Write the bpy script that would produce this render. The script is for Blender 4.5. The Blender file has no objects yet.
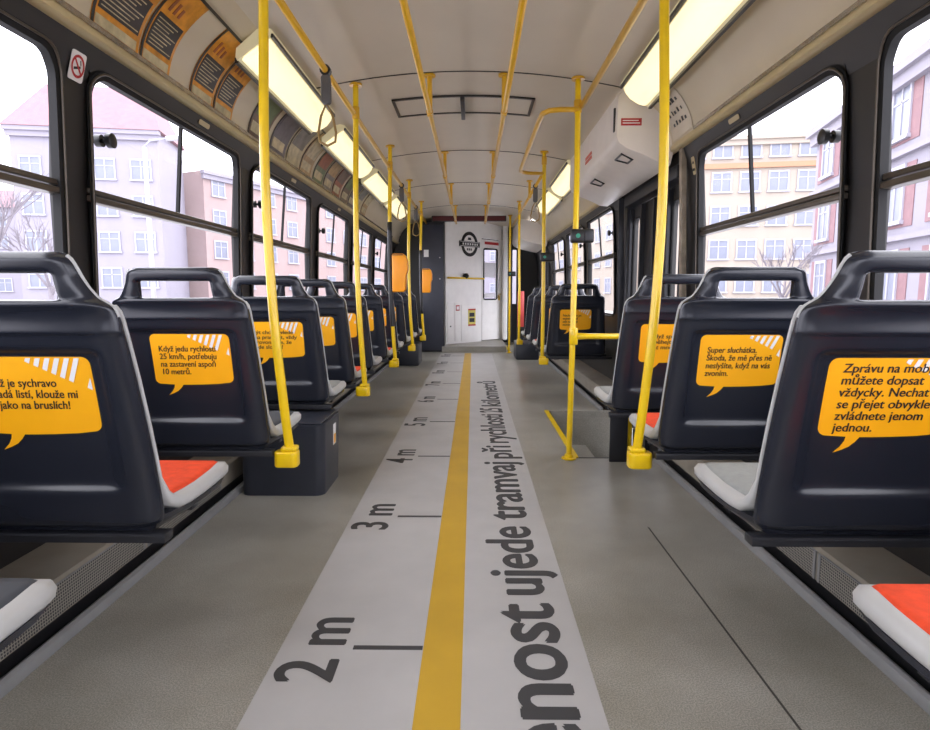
import bpy, bmesh, math, random
from mathutils import Vector, Matrix
random.seed(7)
S = bpy.context.scene
COL = S.collection
PI = math.pi

# ------------------------------------------------------------------ camera, sky, exposure
cam_d = bpy.data.cameras.new('camera'); cam = bpy.data.objects.new('camera', cam_d); COL.objects.link(cam)
cam_d.sensor_fit = 'HORIZONTAL'; cam_d.sensor_width = 36.0; cam_d.lens = 590.0 / 930.0 * 36.0
cam_d.clip_start = 0.02; cam_d.clip_end = 400
cam.location = (0.04, 0.0, 1.0024)
cam.rotation_euler = (math.radians(90 - 6.86), 0, math.radians(0.78))
S.camera = cam
W = bpy.data.worlds.new('overcast_sky'); S.world = W; W.use_nodes = True
wn = W.node_tree.nodes; wl = W.node_tree.links; wn.clear()
wo = wn.new('ShaderNodeOutputWorld'); wb = wn.new('ShaderNodeBackground')
wt = wn.new('ShaderNodeTexCoord'); wx = wn.new('ShaderNodeSeparateXYZ'); wr = wn.new('ShaderNodeValToRGB')
wl.new(wt.outputs['Generated'], wx.inputs[0]); wl.new(wx.outputs['Z'], wr.inputs[0]); wl.new(wr.outputs[0], wb.inputs[0]); wl.new(wb.outputs[0], wo.inputs[0])
wr.color_ramp.elements[0].position = 0.0; wr.color_ramp.elements[0].color = (.90, .90, 1.0, 1)
wr.color_ramp.elements[1].position = 0.8; wr.color_ramp.elements[1].color = (1.0, 1.0, 1.05, 1)
wb.inputs[1].default_value = 2.8
LAMP_EMIT = 0.43
vs = S.view_settings
vs.view_transform = 'Standard'; vs.look = 'None'; vs.gamma = 1.0; vs.use_curve_mapping = False
vs.exposure = 1.1
S.cycles.max_bounces = 8; S.cycles.diffuse_bounces = 5; S.cycles.transparent_max_bounces = 16
S.cycles.sample_clamp_indirect = 6.0

# ------------------------------------------------------------------ materials
def srgb(r, g, b):
    f = lambda c: (c / 12.92 if c <= .04045 else ((c + .055) / 1.055) ** 2.4)
    return (f(r / 255), f(g / 255), f(b / 255), 1)
MATS = {}
def mat(name, rgb, rough=.5, metal=0.0, vary=.08, scale=9.0, bump=0.0, bscale=200.0, spec=.5, emit=None, coat=0.0):
    if name in MATS: return MATS[name]
    m = bpy.data.materials.new(name); m.use_nodes = True
    nt = m.node_tree; n = nt.nodes; l = nt.links; p = n['Principled BSDF']
    c = srgb(*rgb)
    tc = n.new('ShaderNodeTexCoord'); nz = n.new('ShaderNodeTexNoise'); nz.inputs['Scale'].default_value = scale; nz.inputs['Detail'].default_value = 5
    l.new(tc.outputs['Object'], nz.inputs['Vector'])
    rp = n.new('ShaderNodeValToRGB')
    rp.color_ramp.elements[0].position = .3; rp.color_ramp.elements[1].position = .7
    rp.color_ramp.elements[0].color = tuple(x * (1 - vary) for x in c[:3]) + (1,)
    rp.color_ramp.elements[1].color = tuple(min(1, x * (1 + vary)) for x in c[:3]) + (1,)
    l.new(nz.outputs['Fac'], rp.inputs[0]); l.new(rp.outputs[0], p.inputs['Base Color'])
    p.inputs['Roughness'].default_value = rough; p.inputs['Metallic'].default_value = metal
    p.inputs['Specular IOR Level'].default_value = spec
    p.inputs['Coat Weight'].default_value = coat
    if bump:
        bz = n.new('ShaderNodeTexNoise'); bz.inputs['Scale'].default_value = bscale; bz.inputs['Detail'].default_value = 3
        bm_ = n.new('ShaderNodeBump'); bm_.inputs['Strength'].default_value = bump; bm_.inputs['Distance'].default_value = .002
        l.new(tc.outputs['Object'], bz.inputs['Vector']); l.new(bz.outputs['Fac'], bm_.inputs['Height']); l.new(bm_.outputs[0], p.inputs['Normal'])
    if emit:
        p.inputs['Emission Color'].default_value = srgb(*emit[:3]); p.inputs['Emission Strength'].default_value = emit[3]
    MATS[name] = m; return m
def mat_floor():
    m = bpy.data.materials.new('vinyl_floor'); m.use_nodes = True
    nt = m.node_tree; n = nt.nodes; l = nt.links; p = n['Principled BSDF']
    tc = n.new('ShaderNodeTexCoord')
    a = n.new('ShaderNodeTexNoise'); a.inputs['Scale'].default_value = 2.2; a.inputs['Detail'].default_value = 6; a.inputs['Roughness'].default_value = .6
    b = n.new('ShaderNodeTexNoise'); b.inputs['Scale'].default_value = 260; b.inputs['Detail'].default_value = 2
    l.new(tc.outputs['Object'], a.inputs[0]); l.new(tc.outputs['Object'], b.inputs[0])
    r1 = n.new('ShaderNodeValToRGB'); r1.color_ramp.elements[0].position = .3; r1.color_ramp.elements[1].position = .72
    r1.color_ramp.elements[0].color = srgb(127, 123, 112); r1.color_ramp.elements[1].color = srgb(157, 154, 145)
    r2 = n.new('ShaderNodeValToRGB'); r2.color_ramp.elements[0].position = .38; r2.color_ramp.elements[1].position = .62
    r2.color_ramp.elements[0].color = (.72, .72, .72, 1); r2.color_ramp.elements[1].color = (1.2, 1.2, 1.2, 1)
    mx = n.new('ShaderNodeMix'); mx.data_type = 'RGBA'; mx.blend_type = 'MULTIPLY'; mx.inputs[0].default_value = 1
    l.new(a.outputs[0], r1.inputs[0]); l.new(b.outputs[0], r2.inputs[0]); l.new(r1.outputs[0], mx.inputs[6]); l.new(r2.outputs[0], mx.inputs[7])
    l.new(mx.outputs[2], p.inputs['Base Color'])
    rr = n.new('ShaderNodeMapRange'); rr.inputs[3].default_value = .26; rr.inputs[4].default_value = .48
    l.new(a.outputs[0], rr.inputs[0]); l.new(rr.outputs[0], p.inputs['Roughness'])
    bp = n.new('ShaderNodeBump'); bp.inputs['Strength'].default_value = .15; bp.inputs['Distance'].default_value = .002
    l.new(b.outputs[0], bp.inputs['Height']); l.new(bp.outputs[0], p.inputs['Normal'])
    return m
def mat_glass(name, tint, f):
    m = bpy.data.materials.new(name); m.use_nodes = True
    nt = m.node_tree; n = nt.nodes; l = nt.links; n.clear()
    o = n.new('ShaderNodeOutputMaterial'); mx = n.new('ShaderNodeMixShader'); t = n.new('ShaderNodeBsdfTransparent'); g = n.new('ShaderNodeBsdfGlossy')
    t.inputs[0].default_value = tint; g.inputs['Roughness'].default_value = .02
    mx.inputs[0].default_value = f; l.new(t.outputs[0], mx.inputs[1]); l.new(g.outputs[0], mx.inputs[2]); l.new(mx.outputs[0], o.inputs[0])
    return m
def mat_grille():
    m = bpy.data.materials.new('perforated_mesh'); m.use_nodes = True
    nt = m.node_tree; n = nt.nodes; l = nt.links; p = n['Principled BSDF']
    tc = n.new('ShaderNodeTexCoord'); sp = n.new('ShaderNodeSeparateXYZ'); l.new(tc.outputs['Object'], sp.inputs[0])
    outs = []
    for ax in ('Y', 'Z'):
        mu = n.new('ShaderNodeMath'); mu.operation = 'MULTIPLY'; mu.inputs[1].default_value = 105
        fr = n.new('ShaderNodeMath'); fr.operation = 'FRACT'; gt = n.new('ShaderNodeMath'); gt.operation = 'GREATER_THAN'; gt.inputs[1].default_value = .34
        l.new(sp.outputs[ax], mu.inputs[0]); l.new(mu.outputs[0], fr.inputs[0]); l.new(fr.outputs[0], gt.inputs[0]); outs.append(gt)
    an = n.new('ShaderNodeMath'); an.operation = 'MULTIPLY'; l.new(outs[0].outputs[0], an.inputs[0]); l.new(outs[1].outputs[0], an.inputs[1])
    mx = n.new('ShaderNodeMix'); mx.data_type = 'RGBA'; l.new(an.outputs[0], mx.inputs[0])
    mx.inputs[6].default_value = srgb(140, 136, 126); mx.inputs[7].default_value = srgb(38, 38, 40)
    l.new(mx.outputs[2], p.inputs['Base Color']); p.inputs['Roughness'].default_value = .5
    return m
FLOOR = mat_floor()
GLASS = mat_glass('window_glass', (.97, .97, 1, 1), .025)
GRILLE = mat_grille()
SHELL = mat('dark_seat_plastic', (31, 34, 43), .27, vary=.04, scale=6)
GREYSHELL = mat('pale_grey_plastic', (184, 184, 181), .4, vary=.04)
RED = mat('red_seat_fabric', (226, 70, 28), .75, vary=.12, scale=40, bump=.3, bscale=700)
GREYFAB = mat('grey_seat_fabric', (150, 152, 148), .7, vary=.08, scale=40, bump=.3, bscale=700)
DARKFAB = mat('dark_seat_fabric', (62, 66, 72), .7, vary=.1, scale=40)
DARKSTEEL = mat('dark_painted_steel', (34, 35, 40), .4, vary=.1)
ORANGE = mat('orange_sticker', (250, 176, 14), .4, vary=.03)
WHITESTK = mat('white_sticker', (232, 230, 228), .45, vary=.03)
INK = mat('black_ink', (38, 22, 18), .6, vary=.05)
YELLOW = mat('yellow_pole_paint', (235, 196, 14), .28, vary=.05, scale=12, coat=.3)
AMBER = mat('amber_rail_paint', (214, 164, 26), .3, vary=.06, scale=12, coat=.3)
WALL = mat('charcoal_wall_paint', (31, 29, 28), .45, vary=.08, scale=6)
GASKET = mat('black_rubber', (13, 13, 14), .75, vary=.1)
BARM = mat('bronze_window_bar', (84, 76, 66), .35, metal=.3, vary=.1)
CEIL = mat('ceiling_laminate', (196, 186, 168), .38, vary=.03, scale=3)
COVE = mat('cove_laminate', (200, 188, 162), .4, vary=.04, scale=3)
LEDGE = mat('beige_ledge_trim', (188, 172, 132), .4, vary=.05)
CHROME = mat('clip_rail_metal', (170, 165, 155), .22, metal=.8, vary=.2, scale=30)
DARKCLIP = mat('dark_clip_rail', (58, 54, 50), .35, metal=.4, vary=.15)
LAMPM = mat('lamp_diffuser', (255, 250, 225), .4, vary=.0, emit=(255, 240, 188, LAMP_EMIT))
LAMPEND = mat('lamp_end_plastic', (222, 214, 178), .45, vary=.03, emit=(255, 240, 188, .08))
STRIP = mat('floor_sticker_grey', (170, 168, 166), .5, vary=.05, scale=5, bump=.1, bscale=300)
STRIPY = mat('floor_sticker_yellow', (186, 148, 42), .5, vary=.06, scale=5)
STRIPK = mat('floor_sticker_ink', (56, 56, 58), .55, vary=.05)
KERB = mat('grey_kerb_trim', (128, 128, 128), .4, vary=.1)
HEAT = mat('heater_panel_beige', (140, 133, 120), .5, vary=.08)
BOXM = mat('dark_box_plastic', (44, 47, 56), .35, vary=.08)
WHITEP = mat('white_panel', (240, 238, 234), .35, vary=.03)
WHITEC = mat('white_cover_plastic', (226, 218, 208), .35, vary=.03)
REDS = mat('red_label', (176, 30, 34), .5, vary=.05)
BLACK = mat('black_plastic', (24, 24, 26), .35, vary=.1)
LEDRED = mat('dark_red_display', (74, 12, 18), .7, vary=.05)
VALOR = mat('orange_validator_plastic', (250, 158, 20), .35, vary=.04)
GREEN = mat('green_indicator', (30, 120, 96), .4, emit=(60, 190, 150, .05))
STRAP = mat('tan_strap_leather', (150, 122, 70), .6, vary=.1)
STEPM = mat('aluminium_edge', (170, 170, 168), .3, metal=.7, vary=.1)
PINKRED = mat('red_glazed_panel', (226, 92, 88), .3, vary=.05)

# ------------------------------------------------------------------ mesh helpers
def new_obj(name, verts, faces, m, parent=None, smooth=False, bevel=0, bseg=2):
    me = bpy.data.meshes.new(name); me.from_pydata([tuple(v) for v in verts], [], faces)
    bm = bmesh.new(); bm.from_mesh(me); bmesh.ops.recalc_face_normals(bm, faces=bm.faces); bm.to_mesh(me); bm.free()
    me.materials.append(m)
    o = bpy.data.objects.new(name, me); COL.objects.link(o)
    if parent: o.parent = parent
    if smooth:
        for p in me.polygons: p.use_smooth = True
    if bevel:
        b = o.modifiers.new('bevel', 'BEVEL'); b.width = bevel; b.segments = bseg; b.limit_method = 'ANGLE'; b.angle_limit = math.radians(40)
        for p in me.polygons: p.use_smooth = True
    return o
class MB:
    def __init__(s): s.v = []; s.f = []
    def add(s, vs, fs):
        b = len(s.v); s.v += [Vector(v) for v in vs]; s.f += [tuple(b + i for i in f) for f in fs]; return s
    def box(s, x0, x1, y0, y1, z0, z1):
        return s.add([(x0,y0,z0),(x1,y0,z0),(x1,y1,z0),(x0,y1,z0),(x0,y0,z1),(x1,y0,z1),(x1,y1,z1),(x0,y1,z1)],
                     [(0,3,2,1),(4,5,6,7),(0,1,5,4),(1,2,6,5),(2,3,7,6),(3,0,4,7)])
    def hexa(s, bottom, top):
        return s.add(list(bottom) + list(top), [(0,3,2,1),(4,5,6,7),(0,1,5,4),(1,2,6,5),(2,3,7,6),(3,0,4,7)])
    def tube(s, pts, r, n=12, cap=True, closed=False):
        pts = [Vector(p) for p in pts]; rings = []
        up = None
        N = len(pts)
        for i, p in enumerate(pts):
            if closed: t = pts[(i+1) % N] - pts[(i-1) % N]
            else: t = pts[min(i+1, N-1)] - pts[max(i-1, 0)]
            t.normalize()
            if up is None:
                up = Vector((0,0,1)) if abs(t.z) < .9 else Vector((0,1,0))
            a = t.cross(up); a.normalize(); b = a.cross(t); up = b
            rr = r[i] if isinstance(r, (list, tuple)) else r
            rings.append([p + a*rr*math.cos(2*PI*k/n) + b*rr*math.sin(2*PI*k/n) for k in range(n)])
        vs = [v for R in rings for v in R]; fs = []
        M = N if closed else N - 1
        for i in range(M):
            j = (i+1) % N
            for k in range(n): fs.append((i*n+k, i*n+(k+1)%n, j*n+(k+1)%n, j*n+k))
        if cap and not closed: fs += [tuple(range(n))[::-1], tuple((N-1)*n+k for k in range(n))]
        return s.add(vs, fs)
    def prism(s, poly, fn, d0, d1):
        """poly of (a,b) points, fn(a,b,d)->xyz"""
        n = len(poly); vs = [fn(a,b,d0) for a,b in poly] + [fn(a,b,d1) for a,b in poly]
        fs = [tuple(range(n))[::-1], tuple(range(n, 2*n))] + [(i,(i+1)%n,n+(i+1)%n,n+i) for i in range(n)]
        return s.add(vs, fs)
    def disc(s, c, axis, r, h, n=20):
        c = Vector(c); a = Vector(axis).normalized()
        return s.tube([c, c + a*h], r, n)
    def sphere(s, c, r, n=12, m=8, sc=(1,1,1)):
        c = Vector(c); vs = []; fs = []
        for i in range(m+1):
            th = PI*i/m
            for k in range(n): vs.append(c + Vector((r*sc[0]*math.sin(th)*math.cos(2*PI*k/n), r*sc[1]*math.sin(th)*math.sin(2*PI*k/n), r*sc[2]*math.cos(th))))
        for i in range(m):
            for k in range(n): fs.append((i*n+k, i*n+(k+1)%n, (i+1)*n+(k+1)%n, (i+1)*n+k))
        return s.add(vs, fs)
    def build(s, name, m, parent=None, smooth=False, bevel=0, bseg=2):
        return new_obj(name, s.v, s.f, m, parent, smooth, bevel, bseg)
def auto_smooth(o, deg=35):
    for p in o.data.polygons: p.use_smooth = True
    o.data.set_sharp_from_angle(angle=math.radians(deg)); return o
def thing(name, label, cat, loc=(0,0,0), group=None, rz=0):
    o = bpy.data.objects.new(name, None); o.empty_display_size = .1; COL.objects.link(o); o.location = loc; o.rotation_euler = (0,0,rz)
    return tag(o, label, cat, group)
def tag(o, label, cat, group=None, kind=None):
    o['label'] = label; o['category'] = cat
    if group: o['group'] = group
    if kind: o['kind'] = kind
    return o
def struct(o): o['kind'] = 'structure'; return o
def rrect(x0, x1, y0, y1, r, n=5):
    pts = []
    for cx, cy, a0 in ((x1-r,y1-r,0),(x0+r,y1-r,90),(x0+r,y0+r,180),(x1-r,y0+r,270)):
        for k in range(n+1):
            a = math.radians(a0 + 90*k/n); pts.append((cx+r*math.cos(a), cy+r*math.sin(a)))
    return pts
def text_mesh(name, body, m, fn, parent, box, weight=0.012, shear=0.0, spacing=1.0, line=1.0, keep=False, align='LEFT', natural=0, bold=0.0, nrm=(0,0,1)):
    """lettering fitted to box=(x0,x1,y0,y1) in its own plane; fn(a,b)->xyz"""
    orig = body; body = body.replace('\u011b', 'e')
    c = bpy.data.curves.new(name, 'FONT'); c.body = body; c.size = 1; c.offset = weight; c.shear = shear
    c.space_line = line; c.space_character = spacing; c.resolution_u = 5; c.align_x = align; c.fill_mode = 'FRONT'
    t = bpy.data.objects.new(name + '_curve', c)
    me = bpy.data.meshes.new_from_object(t)
    if orig != body:                       # carons set over plain e
        V = [v.co.copy() for v in me.vertices]; F = [tuple(p.vertices) for p in me.polygons]
        def ext(txt):
            c.body = txt; q = bpy.data.meshes.new_from_object(t); r = (max(v.co.x for v in q.vertices), min(v.co.y for v in q.vertices)); bpy.data.meshes.remove(q); return r
        pitch = ext('e')[1] - ext('e\ne')[1]; ew = ext('e')[0]
        for j, ln in enumerate(orig.split('\n')):
            for i, ch in enumerate(ln):
                if ch == '\u011b':
                    cx = ext(ln[:i+1].replace('\u011b', 'e'))[0] - ew*.5; y0_ = -j*pitch; n0 = len(V)
                    for px, py in ((-.13,.655),(-.075,.655),(0,.575),(.075,.655),(.13,.655),(.035,.52),(-.035,.52)):
                        V.append(Vector((cx + px + shear*(py-.3), y0_+py, 0)))
                    F += [(n0,n0+6,n0+2,n0+1),(n0+2,n0+6,n0+5),(n0+2,n0+5,n0+4,n0+3)]
        bpy.data.meshes.remove(me); me = bpy.data.meshes.new(name); me.from_pydata([tuple(v) for v in V], [], F)
    bpy.data.objects.remove(t); bpy.data.curves.remove(c)
    if bold:
        V = [v.co.copy() for v in me.vertices]; F = [tuple(p.vertices) for p in me.polygons]; n0 = len(V)
        bpy.data.meshes.remove(me); me = bpy.data.meshes.new(name)
        offs = [(-bold,0),(bold,0),(0,bold*.5),(0,-bold*.5)]
        me.from_pydata([(v.x+ox, v.y+oy, k*6e-5) for k, (ox, oy) in enumerate(offs) for v in V], [], [tuple(i+k*n0 for i in f) for k in range(len(offs)) for f in F])
    xs = [v.co.x for v in me.vertices]; ys = [v.co.y for v in me.vertices]
    ax, bx, ay, by = min(xs), max(xs), min(ys), max(ys)
    x0, x1, y0, y1 = box
    sx = (x1-x0)/(bx-ax); sy = (y1-y0)/(by-ay)
    if keep: sx = sy = min(sx, sy)
    if natural: sx = sy*natural
    for v in me.vertices:
        v.co = Vector(fn(x0 + (v.co.x-ax)*sx, y1 - (by-v.co.y)*sy)) + Vector(nrm)*v.co.z
    me.name = name
    me.materials.clear(); me.materials.append(m)
    o = bpy.data.objects.new(name, me); COL.objects.link(o)
    if parent: o.parent = parent
    return o

# ------------------------------------------------------------------ setting: shell of the tram
YB, YF = -1.1, 12.3                       # back and front ends
WP = [(-.95,1.37),(.3,1.37),(.8,1.365),(1.36,1.36),(1.75,1.33),(1.88,1.285)]
def wx_(z):
    for (z0,x0),(z1,x1) in zip(WP, WP[1:]):
        if z <= z1: return x0 + (x1-x0)*(z-z0)/(z1-z0)
    return WP[-1][1]
# floor with the two door wells left open
WELL = (3.55, 5.02); FWELL = (10.15, 11.6); WX = .69
mb = MB()
mb.box(-1.45, WX, YB, YF, -.06, 0)
for a, b in ((YB, WELL[0]), (WELL[1], FWELL[0]), (FWELL[1], YF)): mb.box(WX, 1.45, a, b, -.06, 0)
struct(mb.build('floor', FLOOR))
def well(n, y0, y1):
    mb = MB()
    mb.box(WX-.02, 1.02, y0-.02, y1+.02, -.36, -.30); mb.box(1.0, 1.42, y0-.02, y1+.02, -.66, -.60)
    mb.box(WX-.03, WX, y0-.02, y1+.02, -.36, -.061); mb.box(1.0, 1.02, y0-.02, y1+.02, -.60, -.36)
    mb.box(WX-.03, 1.42, y1, y1+.03, -.66, -.061); mb.box(WX-.03, 1.42, y0-.03, y0, -.66, -.061)
    struct(mb.build('floor_step_well_%d' % n, FLOOR))
well(1, *WELL); well(2, *FWELL)
# thin metal edges round the door well
mb = MB(); mb.box(WX, 1.17, WELL[0]-.006, WELL[0]+.004, -.03, .003); struct(mb.build('trim_1', DARKSTEEL))
mb = MB(); mb.box(.797, .803, YB, 2.46, -.005, .0008); struct(mb.build('trim_2', mat('floor_joint', (62,60,56), .7)))
# kerb trims
def kerb(n, s, y0, y1):
    poly = [(1.135,0.0),(1.136,.014),(1.143,.026),(1.155,.031),(1.165,.028),(1.166,.0)]
    mb = MB(); mb.prism(poly, lambda a,b,d: (s*a, d, b), y0, y1); struct(auto_smooth(mb.build('baseboard_left_%d' % n if s < 0 else 'baseboard_right_%d' % n, KERB)))
kerb(1, -1, YB, 10.2); kerb(1, 1, YB, 3.5); kerb(2, 1, 5.06, 10.1)
# heater ducts along the walls
def duct(s, y0, y1, n):
    poly = [(1.185,.055),(1.185,.155),(1.195,.165),(1.40,.19),(1.40,.055)]
    mb = MB(); mb.prism([(1.19,0),(1.19,.054),(1.40,.054),(1.40,0)], lambda a,b,d: (s*a, d, b), y0, y1); struct(mb.build('wall_heater_base_%s_%d' % ('left' if s<0 else 'right', n), BLACK))
    mb = MB(); mb.prism(poly, lambda a,b,d: (s*a, d, b), y0, y1); struct(mb.build('wall_heater_duct_%s_%d' % ('left' if s<0 else 'right', n), HEAT))
duct(-1, YB, 10.2, 1); duct(1, YB, 3.5, 1); duct(1, 5.06, 10.1, 2)
# side walls: bays with rounded window openings
LWIN = [(-.85,.5),(.68,2.025),(2.178,3.53),(3.73,5.05),(5.3,6.55),(6.8,8.05),(8.3,9.55)]
RWIN = [(-.8,.5),(.62,1.978),(2.155,3.50),(5.53,6.78),(7.0,8.25),(8.5,9.75)]
ZS, ZT = .80, 1.795
TH = .028
def wall(side, s, wins, doors):
    mb = MB(); P = lambda y, z, d: (s*(wx_(z)+d*TH), y, z)
    def panel(y0, y1, z0, z1):
        zs = [z0] + [z for z,_ in WP if z0 < z < z1] + [z1]
        for a, b in zip(zs, zs[1:]):
            mb.hexa([P(y0,a,0),P(y1,a,0),P(y1,a,1),P(y0,a,1)], [P(y0,b,0),P(y1,b,0),P(y1,b,1),P(y0,b,1)])
    marks = sorted([(a,b,'w') for a,b in wins] + [(a,b,'d') for a,b in doors])
    y = YB
    for a, b, k in marks:
        panel(y, a, -.95, 1.88); y = b
        if k == 'w':
            panel(a, b, -.95, ZS); panel(a, b, ZT, 1.88)
            hole = rrect(a, b, ZS, ZT, .09, 5); n = len(hole)
            # corner fillets: fan from each corner of the bay
            for ci, (cy, cz) in enumerate(((b,ZT),(a,ZT),(a,ZS),(b,ZS))):
                pts = hole[ci*6:ci*6+6]
                for p, q in zip(pts, pts[1:]):
                    vs = [P(cy,cz,0),P(*p,0),P(*q,0),P(cy,cz,1),P(*p,1),P(*q,1)]
                    mb.add(vs, [(0,1,2),(3,5,4),(1,4,5,2)])
        else:
            panel(a, b, 1.80, 1.88)
    panel(y, YF, -.95, 1.88)
    return struct(mb.build('wall_'+side, WALL))
wall('left', -1, LWIN, [])
wall('right', 1, RWIN, [(3.74, 5.12), (10.25, 11.55)])
def window(n, s, y0, y1, divider=True, near_knob=True):
    root = bpy.data.objects.new('window_%d' % n, None); COL.objects.link(root); struct(root)
    P = lambda y, z, d: (s*(wx_(z)+d), y, z)
    # rubber gasket ring
    mb = MB(); hole = rrect(y0, y1, ZS, ZT, .09, 6); N = len(hole); cy, cz = (y0+y1)/2, (ZS+ZT)/2
    sec = ((-.008,-.014),(-.008,.022),(.004,.026),(.02,.026),(.02,-.0))
    vs = []; fs = []
    inner = rrect(y0+.016, y1-.016, ZS+.016, ZT-.016, .078, 6); outer = rrect(y0-.014, y1+.014, ZS-.014, ZT+.014, .1, 6)
    for (d, t) in sec:
        for i in range(N):
            src = inner[i] if t > 0.0 else outer[i] if t < -.01 else hole[i]
            vs.append(P(src[0], src[1], d))
    K = len(sec)
    for k in range(K-1):
        for i in range(N): fs.append((k*N+i, k*N+(i+1)%N, (k+1)*N+(i+1)%N, (k+1)*N+i))
    auto_smooth(mb.add(vs, fs).build('window_frame', GASKET, root))
    mb = MB(); mb.tube([P(y, z, -.014) for y, z in rrect(y0-.004, y1+.004, ZS-.004, ZT+.004, .094, 6)], .0045, 6, closed=True)
    mb.build('bronze_bead', BARM, root, smooth=True)
    zb = 1.362
    mb = MB(); mb.box(*sorted((s*(wx_(zb)-.018), s*(wx_(zb)+.03))), y0-.002, y1+.002, zb-.026, zb-.004)
    mb.box(*sorted((s*(wx_(zb)-.012), s*(wx_(zb)+.03))), y0-.002, y1+.002, zb+.002, zb+.022)
    mb.build('cross_bar', BARM, root, bevel=.004)
    if divider:
        yd = y0 + (y1-y0)*(.50 if s < 0 else .54)
        mb = MB(); mb.hexa([P(yd-.008,zb+.022,.0),P(yd+.008,zb+.022,.0),P(yd+.008,zb+.022,.014),P(yd-.008,zb+.022,.014)],
                           [P(yd-.008,ZT-.02,.0),P(yd+.008,ZT-.02,.0),P(yd+.008,ZT-.02,.014),P(yd-.008,ZT-.02,.014)])
        mb.build('sash_divider', GASKET, root)
        yk = y0 + .07; zk = 1.565; X = wx_(zk)
        mb = MB(); mb.tube([(s*(X+.01),yk,zk),(s*(X-.012),yk,zk)], .022, 14); mb.tube([(s*(X-.012),yk,zk),(s*(X-.03),yk,zk)], .008, 10)
        mb.tube([(s*(X-.03),yk,zk),(s*(X-.034),yk,zk),(s*(X-.052),yk,zk),(s*(X-.056),yk,zk)], [.018,.027,.027,.018], 14)
        auto_smooth(mb.build('knob', BLACK, root))
    mb = MB()
    zs = [ZS+.01, zb-.02]
    for (a, b) in ((ZS+.01, zb), (zb, ZT-.01)):
        mb.add([P(y0+.01,a,.014),P(y1-.01,a,.014),P(y1-.01,b,.014),P(y0+.01,b,.014)], [(0,1,2,3)])
    mb.build('pane', GLASS, root)
k = 1
for s, ws in ((-1, LWIN), (1, RWIN)):
    for a, b in ws:
        window(k, s, a, b); k += 1
# ledges above the windows, coves and ceiling
for side, s in (('left', -1), ('right', 1)):
    poly = [(1.29,1.866),(1.264,1.868),(1.254,1.876),(1.254,1.898),(1.262,1.910),(1.30,1.910)]
    mb = MB(); mb.prism(poly, lambda a,b,d: (s*a, d, b), YB, 11.6); struct(auto_smooth(mb.build('trim_ledge_'+side, LEDGE)))
CP = [(1.262,1.905),(1.245,1.98),(1.205,2.06),(1.145,2.13),(1.07,2.19),(.98,2.245)]
def cove_pt(t, off=0.0):
    """point on the cove section, t 0 at the ledge, 1 at the ceiling panel; off = inward"""
    t = max(0, min(1, t)); f = t*(len(CP)-1); i = min(int(f), len(CP)-2); u = f-i
    # catmull-rom
    p = [Vector(CP[max(0,min(len(CP)-1,i+k))]) for k in (-1,0,1,2)]
    q = .5*((2*p[1]) + (p[2]-p[0])*u + (2*p[0]-5*p[1]+4*p[2]-p[3])*u*u + (3*p[1]-p[0]-3*p[2]+p[3])*u**3)
    g = .5*((p[2]-p[0]) + 2*(2*p[0]-5*p[1]+4*p[2]-p[3])*u + 3*(3*p[1]-p[0]-3*p[2]+p[3])*u*u)
    nrm = Vector((-g.y, g.x)); nrm.normalize()
    if nrm.x > 0: nrm = -nrm
    return q + nrm*off
for side, s in (('left', -1), ('right', 1)):
    sec = [cove_pt(i/16) for i in range(17)] + [cove_pt(i/16, -.03) for i in range(16, -1, -1)]
    for i_, (a_, b_) in enumerate([(YB, YF)] if s < 0 else [(YB, 3.775), (5.555, 9.945), (11.605, YF)]):
        mb = MB(); mb.prism([(p.x,p.y) for p in sec], lambda a,b,d: (s*a, d, b), a_, b_); struct(auto_smooth(mb.build('ceiling_cove_%s_%d' % (side, i_+1), COVE)))
def ceil_z(x): return 2.352 - .107*(abs(x)/.98)**2
seams = [YB, 1.9, 3.79, 5.78, 7.4, 9.2, YF]
mb = MB(); xs = [-.985 + 1.97*i/24 for i in range(25)]
for a, b in zip(seams, seams[1:]):
    a2, b2 = a+.004, b-.004
    poly = [(x, ceil_z(x)) for x in xs] + [(x, ceil_z(x)+.03) for x in xs[::-1]]
    mb.prism(poly, lambda p,q,d: (p, d, q), a2, b2)
struct(auto_smooth(mb.build('ceiling', CEIL)))
mb = MB()
poly = [(x*1.05, ceil_z(x)+.034) for x in xs] + [(x*1.05, ceil_z(x)+.07) for x in xs[::-1]]
mb.prism(poly, lambda p,q,d: (p, d, q), YB, YF); struct(mb.build('ceiling_roof_skin', mat('roof_skin', (60,56,52), .6)))
k = 3
for y in seams[1:-1]:
    mb = MB(); poly = [(x*.99, ceil_z(x*.99)-.004) for x in xs] + [(x*.99, ceil_z(x*.99)+.01) for x in xs[::-1]]
    mb.prism(poly, lambda p,q,d: (p, d, q), y-.011, y-.003); struct(mb.build('trim_%d' % k, DARKCLIP)); k += 1
# rear bulkhead behind the camera
mb = MB(); mb.box(-1.42, 1.42, YB-.05, YB, -.06, .85); mb.box(-1.42, 1.42, YB-.05, YB, 1.85, 2.45); mb.box(-1.42, -1.15, YB-.05, YB, .85, 1.85); mb.box(1.15, 1.42, YB-.05, YB, .85, 1.85); struct(mb.build('wall_back', WALL))
wb_ = bpy.data.objects.new('window_rear', None); COL.objects.link(wb_); struct(wb_)
mb = MB(); mb.add([(-1.15,YB-.025,.85),(1.15,YB-.025,.85),(1.15,YB-.025,1.85),(-1.15,YB-.025,1.85)],[(0,1,2,3)]); mb.build('pane', GLASS, wb_)

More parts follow.
